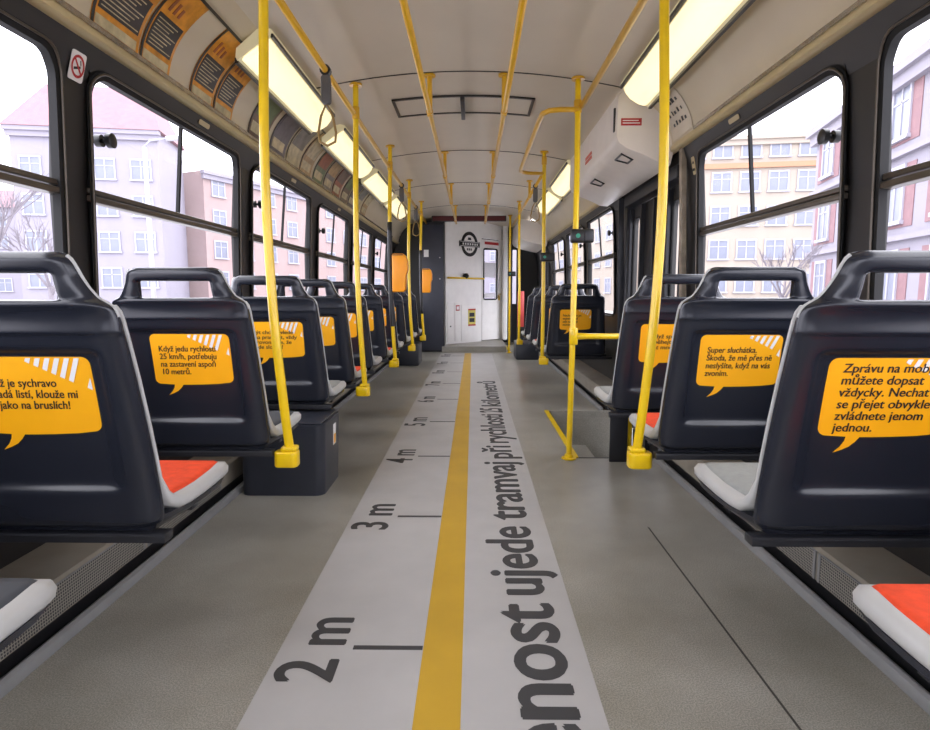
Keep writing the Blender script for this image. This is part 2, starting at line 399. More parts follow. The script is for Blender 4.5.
# ------------------------------------------------------------------ folding door
def door(n, y0, y1, solid=(1, 2), lead=.09):
    root = bpy.data.objects.new('door_%d' % n, None); COL.objects.link(root); struct(root)
    mb = MB()
    mb.box(1.33, 1.42, y0, y0+.05, -.6, 1.80); mb.box(1.33, 1.42, y1-.05, y1, -.6, 1.80); mb.box(1.30, 1.42, y0+.05, y1-.05, 1.72, 1.80)
    mb.build('door_frame', DARKSTEEL, root, bevel=.006)
    N = 4; w = (y1-y0-.10)/N
    for i in range(N):
        a = y0+.05+i*w+.004; b = a+w-.008
        if i in solid:
            mb = MB(); mb.box(1.385, 1.415, a, b, -.58, 1.715); lf = mb.build('door_leaf', WALL, root, bevel=.006)
            mb = MB(); mb.box(1.35, 1.384, b-.02, b+.012, -.55, 1.70); mb.build('hinge_post', DARKSTEEL, lf); continue
        mb = MB(); hole = rrect(a+lead, b-.035, -.35, 1.62, .05, 5)
        outer = []
        for (py, pz) in hole: outer.append((b if py > (a+b)/2 else a, pz))
        n_ = len(hole); vs = []; fs = []
        oc = [(a if p[0] < (a+b)/2 else b, (1.715 if p[1] > 1.5 else -.58) if (p[1] > 1.57 or p[1] < -.3) else p[1]) for p in hole]
        for X in (1.385, 1.415):
            vs += [(X,)+p for p in hole] + [(X,)+p for p in oc]
        for q in range(n_):
            r = (q+1) % n_
            fs += [(q, r, n_+r, n_+q), (2*n_+q, 3*n_+q, 3*n_+r, 2*n_+r), (q, 2*n_+q, 2*n_+r, r), (n_+q, n_+r, 3*n_+r, 3*n_+q)]
        lf = mb.add(vs, fs).build('door_leaf', WALL, root)
        mb = MB(); mb.tube([(1.383, p[0], p[1]) for p in hole], .008, 6, closed=True); mb.build('rubber_seal', GASKET, lf)
        mb = MB(); mb.add([(1.40,a+.05,-.36),(1.40,b-.05,-.36),(1.40,b-.05,1.63),(1.40,a+.05,1.63)], [(0,1,2,3)]); mb.build('pane', GLASS, lf)
        mb = MB(); mb.box(1.35, 1.385, b-.02, b+.012, -.55, 1.70); mb.build('hinge_post', DARKSTEEL, lf)
door(1, 3.74, 5.12); door(2, 10.25, 11.55, (), .045)
# pale post beside the door
mb = MB(); mb.hexa([(1.345,3.66,.3),(1.345,3.70,.3),(1.375,3.70,.3),(1.375,3.66,.3)], [(1.28,3.66,1.87),(1.28,3.70,1.87),(1.31,3.70,1.87),(1.31,3.66,1.87)])
struct(mb.build('trim_%d' % k, mat('worn_pale_post', (150,138,122), .5, vary=.3, scale=14))); k += 1
mb = MB(); mb.hexa([(1.30,5.13,.3),(1.30,5.17,.3),(1.36,5.17,.3),(1.36,5.13,.3)], [(1.27,5.13,1.87),(1.27,5.17,1.87),(1.31,5.17,1.87),(1.31,5.13,1.87)])
struct(mb.build('trim_%d' % k, DARKSTEEL)); k += 1

# ------------------------------------------------------------------ cab end
A = Vector((-.45, 10.6)); B = Vector((.60, 11.78)); AB = (B-A); LEN = AB.length; dirv = AB.normalized(); nrm = Vector((dirv.y, -dirv.x))
def cabp(t, z, d=0.0):
    p = A + dirv*(t*LEN) + nrm*d; return (p.x, p.y, z)
def cabbox(mb, t0, t1, z0, z1, d0, d1):
    return mb.hexa([cabp(t0,z0,d0),cabp(t1,z0,d0),cabp(t1,z0,d1),cabp(t0,z0,d1)], [cabp(t0,z1,d0),cabp(t1,z1,d0),cabp(t1,z1,d1),cabp(t0,z1,d1)])
mb = MB(); cabbox(mb, .0, .62, .10, 2.36, -.04, 0); cabbox(mb, .62, 1.0, 2.05, 2.36, -.04, 0); cabbox(mb, .97, 1.03, .10, 2.05, -.04, .0)
struct(mb.build('wall_front', WHITEP))
# raised platform in front of the cab
mb = MB(); mb.add([(-.5,10.2,0),(.62,10.2,0),(.62,12.0,0),(-.5,12.0,0),(-.5,10.2,.1),(.62,10.2,.1),(.62,12.0,.1),(-.5,12.0,.1)],[(0,3,2,1),(4,5,6,7),(0,1,5,4),(1,2,6,5),(2,3,7,6),(3,0,4,7)])
struct(mb.build('floor_cab_platform', FLOOR))
# cab door
root = bpy.data.objects.new('door_3', None); COL.objects.link(root); struct(root)
mb = MB()
wt0, wt1, wz0, wz1 = .652, .905, .90, 1.86
cabbox(mb, .63, .96, .12, wz0, -.03, .005); cabbox(mb, .63, .96, wz1, 2.03, -.03, .005); cabbox(mb, .63, wt0, wz0, wz1, -.03, .005); cabbox(mb, wt1, .96, wz0, wz1, -.03, .005)
mb.build('door_leaf', WHITEP, root)
mb = MB(); mb.tube([cabp(a, b, .008) for a, b in [(p[0], p[1]) for p in rrect(wt0, wt1, wz0, wz1, .03, 4)]], .014, 6, closed=True); mb.build('window_seal', GASKET, root)
mb = MB(); mb.add([cabp(wt0,wz0,-.01),cabp(wt1,wz0,-.01),cabp(wt1,wz1,-.01),cabp(wt0,wz1,-.01)],[(0,1,2,3)]); mb.build('pane', GLASS, root)
mb = MB(); cabbox(mb, wt0+.01, wt1-.01, 1.32, 1.60, -.02, -.012); mb.build('white_blind', WHITESTK, root)
mb = MB(); cabbox(mb, wt0+.03, wt1-.03, .93, 1.02, -.02, -.012); mb.build('paper_notice', WHITESTK, root)
mb = MB(); cabbox(mb, .925, .955, .88, .98, .005, .03); mb.tube([cabp(.94,1.0,.03), cabp(.94,1.0,.06), cabp(.90,1.0,.06)], .01, 8); mb.build('door_handle', mat('brass_lock',(190,160,80),.4,metal=.5), root)
mb = MB(); cabbox(mb, .67, .93, 1.94, 1.99, .005, .012); mb.build('red_notice', REDS, root)
# room behind the cab wall, seen through the pane
mb = MB(); mb.box(.615, .715, 11.62, 11.9, .101, 2.36); struct(auto_smooth(mb.build('wall_front_post', WHITEP, bevel=.03)))
mb = MB(); mb.box(.73, .80, 11.64, 11.8, 0, 2.33); struct(mb.build('trim_door_post', DARKSTEEL))
mb = MB(); mb.box(-1.42, 1.42, YF, YF+.05, -.06, .8); mb.box(-1.42, 1.42, YF, YF+.05, 1.9, 2.45); mb.box(-1.42,.1,YF,YF+.05,.8,1.9); mb.box(.58,.85,YF,YF+.05,.8,1.9); mb.box(.93,1.42,YF,YF+.05,.8,1.9); struct(mb.build('wall_cab_nose', WALL))
# cab panels low on the white wall
def cabpanel(t0, t1, z0, z1, name, label):
    mb = MB(); cabbox(mb, t0, t1, z0, z1, .001, .012); o = mb.build(name, WHITEP, bevel=.003); tag(o, label, 'panel'); return o
o = cabpanel(.02, .12, .14, .86, 'access_panel', 'narrow white access panel at the left edge of the white cab wall')
mb = MB(); mb.disc(cabp(.07,.42,.012), (nrm.x,nrm.y,0), .014, .008, 10); mb.build('lock', BLACK, o)
o = cabpanel(.145, .235, .14, .84, 'access_panel', 'white access panel with small red notice on the cab wall')
mb = MB(); cabbox(mb, .16, .22, .70, .80, .013, .017); mb.build('red_notice', REDS, o)
mb = MB(); cabbox(mb, .168, .212, .72, .78, .018, .02); mb.build('notice_paper', WHITESTK, o)
o = cabpanel(.255, .615, .13, .80, 'access_panel', 'wide white access panel with yellow and black notice on the cab wall')
mb = MB(); cabbox(mb, .37, .50, .42, .72, .013, .016); nt_ = mb.build('yellow_notice', mat('pale_yellow_paper',(214,200,96),.5), o)
for z in (.48, .58):
    mb = MB(); cabbox(mb, .39, .48, z, z+.075, .017, .019); mb.build('dark_pictogram', BLACK, nt_)
for z in (.70, .41):
    mb = MB(); cabbox(mb, .37, .50, z, z+.028, .017, .019); mb.build('red_border', REDS, nt_)
# roundel emblem
r = thing('roundel_sign', 'black ring emblem with a crossbar high on the white cab wall', 'sign', cabp(.40, 1.91))
r.location = (0,0,0)
TC, ZC = .40, 1.915
def rp(a, b, d): return cabp(TC + a/LEN, ZC + b, d)
mb = MB(); n = 40; ro, ri = .225, .165; vs=[]; fs=[]
for d in (.002, .008):
    for R in (ro, ri):
        for i in range(n): vs.append(rp(R*math.cos(2*PI*i/n), R*math.sin(2*PI*i/n), d))
for i in range(n):
    j=(i+1)%n; fs += [(2*n+i,2*n+j,3*n+j,3*n+i),(i,j,2*n+j,2*n+i),(n+i,3*n+i,3*n+j,n+j),(i,n+i,n+j,j)]
mb.add(vs, fs).build('ring', BLACK, r)
mb = MB(); mb.prism([(-.28,-.05),(.28,-.05),(.28,.05),(-.28,.05)], rp, .009, .014); mb.build('crossbar', BLACK, r)
for zz, hh, nm in ((-.032,.012,'upper_line'),(.0,.0,'')):
    pass
mb = MB(); mb.prism([(-.265,.034),(.265,.034),(.265,.042),(-.265,.042)], rp, .0145, .016); mb.prism([(-.265,-.042),(.265,-.042),(.265,-.034),(-.265,-.034)], rp, .0145, .016); mb.build('crossbar_outline', WHITESTK, r)
for x in (-.2, -.13, -.06, .01, .08, .15):
    pass
for x in (-.2, -.135, -.07, -.005, .06, .125, .185):
    mb = MB(); mb.prism([(x,-.018),(x+.035,-.018),(x+.035,.018),(x,.018)], rp, .0145, .016); mb.build('crossbar_letter', WHITESTK, r)
for x in (-.07,-.02,.03):
    mb = MB(); mb.prism([(x,-.115),(x+.032,-.115),(x+.032,-.075),(x,-.075)], rp, .002, .005); mb.build('lower_mark', DARKSTEEL, r)
mb = MB(); mb.prism([(-.05,.075),(.05,.075),(.035,.12),(-.035,.12)], rp, .002, .005); mb.build('upper_mark', DARKSTEEL, r)
# rail across the cab wall
h = thing('handrail', 'short yellow handrail across the white cab wall', 'handrail')
mb = MB(); mb.tube([cabp(-.0,1.29,.06), cabp(.62,1.29,.06)], .017, 10); mb.build('rail', YELLOW, h, smooth=True)
for t in (.03, .30, .60):
    mb = MB(); mb.tube([cabp(t,1.29,0), cabp(t,1.29,.06)], .012, 8); mb.build('bracket', YELLOW, h)
mb = MB(); mb.tube([cabp(.30,1.29,.05), cabp(.30,1.33,.06), cabp(.30,1.37,.05)], [.03,.06,.04], 10); tag(mb.build('black_clamp', BLACK), 'black rounded knob on the handrail of the white cab wall', 'knob')
# display above
h = thing('destination_display', 'long dark red display strip under the ceiling at the far end', 'display')
mb = MB(); mb.box(-.64,.58,9.86,9.93,2.185,2.274); mb.build('case', DARKCLIP, h, bevel=.006)
mb = MB(); mb.box(-.62,.56,9.85,9.859,2.195,2.262); mb.build('screen', LEDRED, h)
# dark cabinet left of the white wall and dark bulkhead behind the last seats
h = thing('tall_cabinet', 'tall dark cabinet left of the white cab wall', 'cabinet')
mb = MB(); mb.box(-.86, -.462, 10.22, 10.58, 0, 2.21); mb.build('body', DARKSTEEL, h, bevel=.008)
mb = MB(); mb.box(-.84, -.475, 10.205, 10.219, .04, 2.17); dd = mb.build('door', mat('cabinet_blue_grey',(52,55,66),.4), h, bevel=.004)
for z in (1.26, 1.62): 
    mb = MB(); mb.disc((-.53,10.205,z),(0,-1,0),.012,.008,10); mb.build('lock', STEPM, dd)
mb = MB(); mb.box(-1.36, -.875, 10.45, 10.5, 0, 2.21); mb.box(-1.3, -.47, 10.60, 10.64, 0, 2.33); struct(mb.build('wall_bulkhead_left', WALL))
o = MB().box(-.80,-.72,10.195,10.203,1.63,1.75).build('paper_notice', WHITESTK); tag(o, 'small cream paper notice on the tall dark cabinet door', 'notice')
# yellow edge and pole at front well
mb = MB(); mb.box(WX-.03, WX, FWELL[0]+.05, 11.4, 0, .006); tag(mb.build('floor_edge_strip', YELLOW), 'yellow floor edge strip at the far front door', 'edge strip')
mb = MB(); mb.hexa([(WX-.034,WELL[0],.0003),(WX+.0,WELL[0],.0003),(WX+.0,WELL[1],.0003),(WX-.034,WELL[1],.0003)],[(WX-.034,WELL[0],.007),(WX+.0,WELL[0],.007),(WX+.0,WELL[1],.007),(WX-.034,WELL[1],.007)])
tag(mb.build('floor_edge_strip', YELLOW), 'yellow floor edge strip beside the middle door step', 'edge strip')
mb = MB(); mb.box(.70,1.05,9.0,9.6,0,.26); tag(mb.build('floor_box', BOXM, bevel=.02), 'low dark box on the floor near the front door', 'box')
mb = MB(); mb.box(.79,.90,10.0,10.03,.45,1.05); h=tag(mb.build('partition_panel', PINKRED, bevel=.004), 'red panel behind the last right seat by the front door', 'panel')
mb = MB(); mb.box(.78,.91,10.0,10.03,0,.449); mb.build('lower_panel', DARKSTEEL, h)

# ------------------------------------------------------------------ seats
def lean(z):
    u = (z-.39)/.70
    return -.115*u + .02*math.sin(PI*u)
ROWS = [.418,.423,.435,.455,.49,.520,.532,.56,.62,.70,.78,.85,.864,.876,.892,.908,.913,.918,.940,.962,.974,.982,.990,.995,1.018,1.042,1.047,1.066,1.080,1.090,1.0965]
WK = [(.418,.262),(.423,.272),(.435,.280),(.46,.283),(.94,.250),(.962,.246),(.974,.240),(.982,.229),(.990,.216),(.995,.209),(1.018,.194),(1.042,.184),(1.047,.182),(1.066,.176),(1.080,.170),(1.090,.160),(1.0965,.142)]
MK = [(.392,.19),(.50,.19),(.532,.205),(.864,.198),(.90,.18),(.95,.15),(.98,.132),(.990,.130),(1.047,.127),(1.0965,.11)]
def interp(T, z):
    if z <= T[0][0]: return T[0][1]
    for (a, x), (b, y) in zip(T, T[1:]):
        if z <= b: return x + (y-x)*(z-a)/(b-a)
    return T[-1][1]
HZ0, HZ1 = .990, 1.047
THK = .048
def seat_back():
    def cols(z):
        w = interp(WK, z); m = min(interp(MK, z), w-.028)
        c2 = w - min(.045, (w-m)*.55)
        h = [w, w-.009, c2, m, m-.012, m*.5]
        return [-x for x in h] + [0] + h[::-1]
    nc = 13; R = len(ROWS); vs = []; fs = []
    def rear(ci, z):
        k = min(ci, 12-ci)
        e = {0:.030, 1:.010, 2:.0, 3:.0}.get(k, 0.0)
        if .526 < z < .870 and k >= 4: e = .016
        if k == 3 and .526 < z < .870: e = .002
        if z < .42: e += .02
        elif z < .43: e += .008
        if .911 < z < .93: e -= .005
        if z > 1.085: e += (.012 if z < 1.095 else .022)
        if .97 < z < .985: e -= .008
        if z > 1.04: e += .004
        return e
    for ri, z in enumerate(ROWS):
        for ci, x in enumerate(cols(z)): vs.append((x, lean(z) + rear(ci, z), z))
    base = len(vs)
    for ri, z in enumerate(ROWS):
        for ci, x in enumerate(cols(z)):
            k = min(ci, 12-ci)
            f = THK - (.006 if k == 0 else 0) - (.014 if z > 1.09 else 0)
            vs.append((x, lean(z) + f, z))
    i0, i1 = ROWS.index(HZ0), ROWS.index(HZ1)
    def inhole(r, c): return i0 <= r < i1 and 3 <= c <= 8
    idx = lambda r, c, b=0: b + r*nc + c
    for r in range(R-1):
        for c in range(nc-1):
            if inhole(r, c): continue
            fs.append((idx(r,c), idx(r,c+1), idx(r+1,c+1), idx(r+1,c)))
            fs.append((idx(r,c,base), idx(r+1,c,base), idx(r+1,c+1,base), idx(r,c+1,base)))
    edges = [(idx(r,0), idx(r+1,0)) for r in range(R-1)] + [(idx(r+1,nc-1), idx(r,nc-1)) for r in range(R-1)]
    edges += [(idx(0,c+1), idx(0,c)) for c in range(nc-1)] + [(idx(R-1,c), idx(R-1,c+1)) for c in range(nc-1)]
    edges += [(idx(i0,c), idx(i0,c+1)) for c in range(3,9)] + [(idx(i1,c+1), idx(i1,c)) for c in range(3,9)]
    edges += [(idx(r+1,3), idx(r,3)) for r in range(i0,i1)] + [(idx(r,9), idx(r+1,9)) for r in range(i0,i1)]
    for a, b in edges: fs.append((a, b, b+base, a+base))
    return vs, fs
def loft(secs):
    """list of closed rings with the same count -> capped solid"""
    n = len(secs[0]); vs = [v for s in secs for v in s]; fs = [tuple(range(n))[::-1], tuple((len(secs)-1)*n+i for i in range(n))]
    for i in range(len(secs)-1):
        for k in range(n): fs.append((i*n+k, i*n+(k+1)%n, (i+1)*n+(k+1)%n, (i+1)*n+k))
    return vs, fs
def front_shell():
    # inner pale skin: path (y, z, halfwidth, thickness) down the back then forward along the pan
    path = []
    for z in (.976,.962,.94,.90,.80,.70,.60,.54):
        path.append((lean(z)+THK+.005, z, interp(WK, z)+.000, .009))
    path += [(lean(.50)+THK+.012,.50,.287,.02),(lean(.47)+THK+.028,.474,.293,.03),(.10,.458,.299,.038),(.15,.455,.302,.042),(.22,.456,.304,.044),(.30,.459,.304,.046),(.36,.461,.303,.046),(.388,.459,.298,.044),(.403,.452,.287,.036),(.41,.445,.272,.024)]
    secs = []
    for i, (y, z, w, t) in enumerate(path):
        a = Vector(path[max(0,i-1)][:2]); b = Vector(path[min(len(path)-1,i+1)][:2]); d = (b-a).normalized(); n = Vector((-d.y, d.x))
        if i < 8 and n.x < 0: n = -n
        if n.y < 0 and i >= 8: n = -n
        p = Vector((y, z)); q0 = p - n*t/2; q1 = p + n*t/2; r = min(t*.35, .012)
        ring = []
        for sx, q, q2 in ((-1,q0,q1),(1,q0,q1)):
            pass
        ring = [(-w+r,q0.x,q0.y),(w-r,q0.x,q0.y),(w,*(q0+(q1-q0)*.3)),(w,*(q0+(q1-q0)*.7)),(w-r,q1.x,q1.y),(-w+r,q1.x,q1.y),(-w,*(q0+(q1-q0)*.7)),(-w,*(q0+(q1-q0)*.3))]
        secs.append(ring)
    vs, fs = loft(secs); mb = MB(); mb.add(vs, fs)
    for s in (-1, 1):      # pale edge running up the shoulders to the handle
        mb.tube([(s*(interp(WK,z)-.001), lean(z)+THK*.72, z) for z in (.95,.962,.974,.982,.990,.995,1.018,1.042,1.066,1.08,1.088)], .0045, 6)
    return mb
def underside():
    mb = MB(); secs = []
    for y, z0, z1, w in ((.03,.404,.445,.275),(.06,.404,.443,.284),(.15,.404,.438,.296),(.25,.406,.438,.299),(.33,.412,.441,.298),(.385,.422,.446,.286)):
        secs.append([(-w+.03,y,z0),(w-.03,y,z0),(w,y,z1-.012),(w,y,z1),(-w,y,z1),(-w,y,z1-.012)])
    vs, fs = loft(secs); return mb.add(vs, fs)
def cushion():
    mb = MB(); secs = []
    top = lambda y: .478 + .008*(y-.1)/.25 + (-.002)
    for y, h, w in ((.062,.004,.23),(.07,.012,.25),(.10,.016,.268),(.2,.016,.278),(.29,.016,.279),(.36,.015,.277),(.385,.012,.270),(.394,.004,.257)):
        z = .471 + .012*max(0,(y-.15))
        secs.append([(-w,y,z),(w,y,z),(w,y,z+h*.6),(w-.015,y,z+h),(0,y,z+h*1.02),(-w+.015,y,z+h),(-w,y,z+h*.6)])
    vs, fs = loft(secs); return mb.add(vs, fs)
def bubble_outline(x0, x1, z0, z1):
    pts = []
    r = .02
    def arc(cx, cz, a0, a1, n=5):
        return [(cx+r*math.cos(math.radians(a0+(a1-a0)*i/n)), cz+r*math.sin(math.radians(a0+(a1-a0)*i/n))) for i in range(n+1)]
    pts += arc(x1-r, z1-r, 90, 0) + arc(x1-r, z0+.008+r, 0, -90)
    w = x1-x0
    for f in (.8,.6,.45): pts.append((x0+w*f, z0 + .008*(f-.35)**2*2.3))
    pts.append((x0+w*.345, z0)); pts += [(x0+w*.315, z0-.012),(x0+w*.27, z0-.024),(x0+w*.215, z0-.032),(x0+w*.15, z0-.039),(x0+w*.20, z0-.024),(x0+w*.228, z0-.010),(x0+w*.236, z0+.001)]
    pts += arc(x0+r, z0+.004+r, -90, -180) + arc(x0+r, z1-r, 180, 90)
    return pts
# sticker lies on the recess floor
SZ0, SZ1 = .664, .857
Sl = (lean(.86)-lean(.66))/.20; S0 = lean(.66)
def recy(z): return lean(z) + .016
def sticker(root, cx, text, s0=.49, tb=None):
    x0, x1 = cx-.147, cx+.147
    P = lambda d: (lambda a, b: (a, recy(b)-d, b))
    pts = bubble_outline(x0, x1, SZ0, SZ1)
    # subdivided vertical strips keep the sticker on the curved recess
    bm = bmesh.new(); vsx = [bm.verts.new((a, 0, b)) for a, b in pts]; bm.faces.new(vsx)
    for z in [SZ0 - .03 + .02*i for i in range(13)]:
        bmesh.ops.bisect_plane(bm, geom=bm.verts[:]+bm.edges[:]+bm.faces[:], plane_co=(0,0,z), plane_no=(0,0,1))
    for v in bm.verts: v.co.y = recy(v.co.z) - .0022
    me = bpy.data.meshes.new('speech_bubble_sticker'); bm.normal_update(); bm.to_mesh(me); bm.free(); me.materials.append(ORANGE)
    st = bpy.data.objects.new('speech_bubble_sticker', me); COL.objects.link(st); st.parent = root
    so = st.modifiers.new('thickness', 'SOLIDIFY'); so.thickness = .001; so.offset = 0
    # white diagonal hazard stripes in the upper right corner
    mb = MB(); w = x1-x0; top = SZ1-.003; lim = x1-.006
    for i in range(7):
        a = x0 + w*(s0+.078*i); b = a + w*.042; L = .008+.0092*i; sl = .42
        q = [(a,top),(b,top),(b-sl*(L+.005),top-L-.005),(a-sl*L,top-L)]
        if b > lim - .006:
            q = [(a,top-.012*(i>5)),(min(b,lim-.006),top-.012*(i>5)),(lim,top-.02),(lim,top-.03),(b-sl*(L+.005),top-L-.005),(a-sl*L,top-L)] if a < lim-.008 else None
        if q: mb.add([P(.0036)(x,z) for x,z in q], [tuple(range(len(q)))])
    q = [(lim,top-.047),(lim+.001,top-.078),(lim-.011,top-.072)]
    mb.add([P(.0036)(x,z) for x,z in q], [(0,1,2)])
    mb.build('hazard_stripes', WHITESTK, st)
    if text:
        nl = text.count('\n')+1
        nat = tb is None
        tb = tb or (x0+.027, x1-.03, SZ1-.044-(.009 if nl == 3 else 0)-.0272*nl, SZ1-.044-(.009 if nl == 3 else 0))
        text_mesh('lettering', text, INK, P(.0036), st, tb, weight=.0, shear=.08, line=.95, natural=.9 if nat else 0, bold=.022, nrm=(0,-1,0))
def support(root, s):
    mb = MB()
    mb.box(*sorted((-s*.295, s*.347)), .002, .045, .383, .405); mb.box(*sorted((-s*.28, s*.347)), -.001, .0, .398, .402); mb.box(*sorted((-s*.24, s*.347)), .26, .30, .372, .405); mb.box(*sorted((-s*.20, -s*.16)), .045, .26, .375, .403)
    mb.build('support_frame', DARKSTEEL, root, bevel=.006)
    mb = MB(); mb.add([(s*.335,.0,.391),(s*.335,.0,.346),(s*.02,.02,.346),(s*.20,.02,.346),(s*.20,.02,.30),(s*.335,.02,.20)],[(2,3,4)])
_cache = {}
def seat(s, y, label, fab, text, tb=None, cush=None, detail=True):
    side = 'left' if s < 0 else 'right'
    root = thing('tram_seat', label, 'seat', (s*1.025, y, 0), 'row of seats along the %s wall' % side)
    def part(key, fn, m, **kw):
        if key in _cache:
            o = _cache[key].copy(); COL.objects.link(o); o.parent = root
            return o
        o = fn(); o.parent = root; _cache[key] = o; return o
    def mk_back():
        vs, fs = seat_back(); o = new_obj('back_shell', vs, fs, SHELL, root, smooth=True)
        sd = o.modifiers.new('subsurf', 'SUBSURF'); sd.levels = 2; sd.render_levels = 2
        return o
    part('back', mk_back, SHELL)
    def mk_front():
        o = front_shell().build('inner_shell', GREYSHELL, root, smooth=True); auto_smooth(o, 50); return o
    part('front', mk_front, GREYSHELL)
    part('under', lambda: auto_smooth(underside().build('underside', SHELL, root), 50), SHELL)
    c = part('cushion'+fab.name, lambda: cushion().build('cushion', fab, root, smooth=True), fab)
    k = 'sup%d' % s
    if k in _cache:
        o = _cache[k].copy(); COL.objects.link(o); o.parent = root
    else:
        support(root, s); _cache[k] = [c_ for c_ in root.children if c_.name.startswith('support_frame')][0]
    if text is not None: sticker(root, (.023 if s < 0 else -.019), text, tb=tb, s0=.49 if s < 0 else .60)
    return root
LY = [.63,1.40,2.19,3.13,3.83,4.55,5.33,6.11,6.90,7.68,8.47]
LTXT = [None, 'Když je sychravo\na padá listí, klouže mi\nto jako na bruslích!', 'Když jedu rychlostí\n25 km/h, potřebuju\nna zastavení aspoň\n10 metrů.',
        'Být chcete vlede\nma prasaket, vždy\nprovonstáte, že\njede slovím!', 'Nechte mne tedy\njedu na vás mi', 'Nejsem hned\njedu na vás', 'Nechte mne\njedu', None, None, None, None]
LLAB = ['nearest left seat, only its pale pan and dark cushion in the lower left corner',
 'large dark left seat with red cushion, bubble about sliding on wet leaves',
 'second left seat back, yellow bubble mentioning 25 km/h and 10 metrs',
 'third left seat back, crossed by the nearest left yellow pole, box below it',
 'fourth left seat with red cushion, next after the one behind the nearest pole',
 'fifth left seat back, grey cushion, just before the second left yellow pole',
 'sixth left seat, red cushion, beside the first black-sleeved pole',
 'seventh left seat, behind the first black-sleeved pole',
 'eighth left seat, by the third all-yellow left pole',
 'ninth left seat, next to last before the tall dark cabinet',
 'tenth and last left seat, in front of the dark bulkhead']
LLAB[2] = 'second left seat back, yellow bubble mentioning 25 km/h and 10 metres'
LF = [DARKFAB, RED, DARKFAB, GREYFAB, RED, GREYFAB, RED, GREYFAB, GREYFAB, GREYFAB, GREYFAB]
for y, t, lb, f in zip(LY, LTXT, LLAB, LF):
    if t is None and y > 6: t = ''
    seat(-1, y, lb, f, t, tb=(-.100, .135, SZ1-.15, SZ1-.045) if t and t.startswith('Být') else None)
RY = [.63, 1.40, 2.17, 2.93, 5.62, 6.42, 7.22, 8.02]
RTXT = [None, 'Zprávu na mobilu\nmůžete dopsat\nvždycky. Nechat\nse přejet obvykle\nzvládnete jenom\njednou.', 'Super sluchátka.\nŠkoda, že mě přes ně\nneslyšíte, když na vás\nzvoním.',
        'I když spěcháte\nneběhejte kolem\nví at mne.', 'Nechte mne jet\nnejsem hned\nstát na místě\nzvoním', '', '', '']
RLAB = ['nearest right seat, only its pale pan and red cushion in the lower right corner',
 'large dark right seat, bubble beginning with the word Zprávu',
 'second right seat back, yellow bubble beginning Super sluchátka, red cushion',
 'third right seat back, bubble partly hidden by the right yellow pole',
 'right seat standing alone beyond the door step, behind the pole with yellow bar',
 'right seat right behind the first one beyond the door step',
 'right seat second from the front door, beyond the door step',
 'last right seat, closest to the front door']
RLAB[2] = 'second right seat back, yellow bubble beginning Super sluchátka'
RF = [RED, GREYFAB, RED, GREYFAB, GREYFAB, RED, GREYFAB, GREYFAB]
for i, (y, t, lb, f) in enumerate(zip(RY, RTXT, RLAB, RF)):
    tb = None
    if i == 1: tb = (-.134, .092, SZ1-.186, SZ1-.013)
    if i == 3: tb = (-.13, .095, SZ1-.125, SZ1-.05)
    seat(1, y, lb, f, t, tb=tb)
# equipment box under the third left seat
h = thing('equipment_box', 'dark floor box with a rounded corner under the third left seat', 'box', (-.91, 3.02, 0))
mb = MB(); lo = rrect(-.21,.205,-.18,.18,.045,5); hi = rrect(-.21,.215,-.18,.19,.045,5); n = len(lo)
mb.add([(a,b,0) for a,b in lo]+[(a,b,.36) for a,b in hi], [tuple(range(n))[::-1], tuple(range(n,2*n))]+[(i,(i+1)%n,n+(i+1)%n,n+i) for i in range(n)])
auto_smooth(mb.build('body', BOXM, h))
mb = MB(); mb.box(-.20,.20,-.17,.18,.361,.37); mb.build('lid', BOXM, h, bevel=.004)
mb = MB(); mb.hexa([(.208,.02,.21),(.208,.075,.21),(.212,.075,.21),(.212,.02,.21)],[(.211,.02,.32),(.211,.075,.32),(.215,.075,.32),(.215,.02,.32)]); lab = mb.build('label', WHITESTK, h)
mb = MB(); mb.hexa([(.2125,.03,.215),(.2125,.065,.215),(.213,.065,.215),(.213,.03,.215)],[(.2145,.03,.265),(.2145,.065,.265),(.2155,.065,.265),(.2155,.03,.265)]); mb.build('yellow_mark', ORANGE, lab)
mb = MB(); mb.box(-1.15,-.72,8.2,8.75,0,.30); tag(mb.build('equipment_box', BOXM, bevel=.02), 'dark low floor box under the last left seat', 'box')

# heater grilles
for s, y0, y1, lb in ((-1,.85,2.08,'long mesh heater grille low on the left, under the nearest gap between seats'),(1,.85,1.86,'mesh heater grille low on the right, under the nearest gap between seats'),(-1,2.12,2.75,'mesh heater grille low on the left below the second seat'),(1,1.90,2.6,'mesh heater grille low on the right below the second seat')):
    h = thing('heater_grille', lb, 'grille', (s*1.1835, (y0+y1)/2, .105), 'heater grilles along the floor')
    L = (y1-y0)/2
    mb = MB(); mb.box(-.0015,.0015,-L,L,-.045,.047); mb.build('mesh_panel', GRILLE, h)
    mb = MB(); mb.box(-.004,.001,-L-.012,-L,-.048,.05); mb.box(-.004,.001,L,L+.012,-.048,.05); mb.box(-.004,.001,-L,L,.047,.051); mb.build('rim', KERB, h)

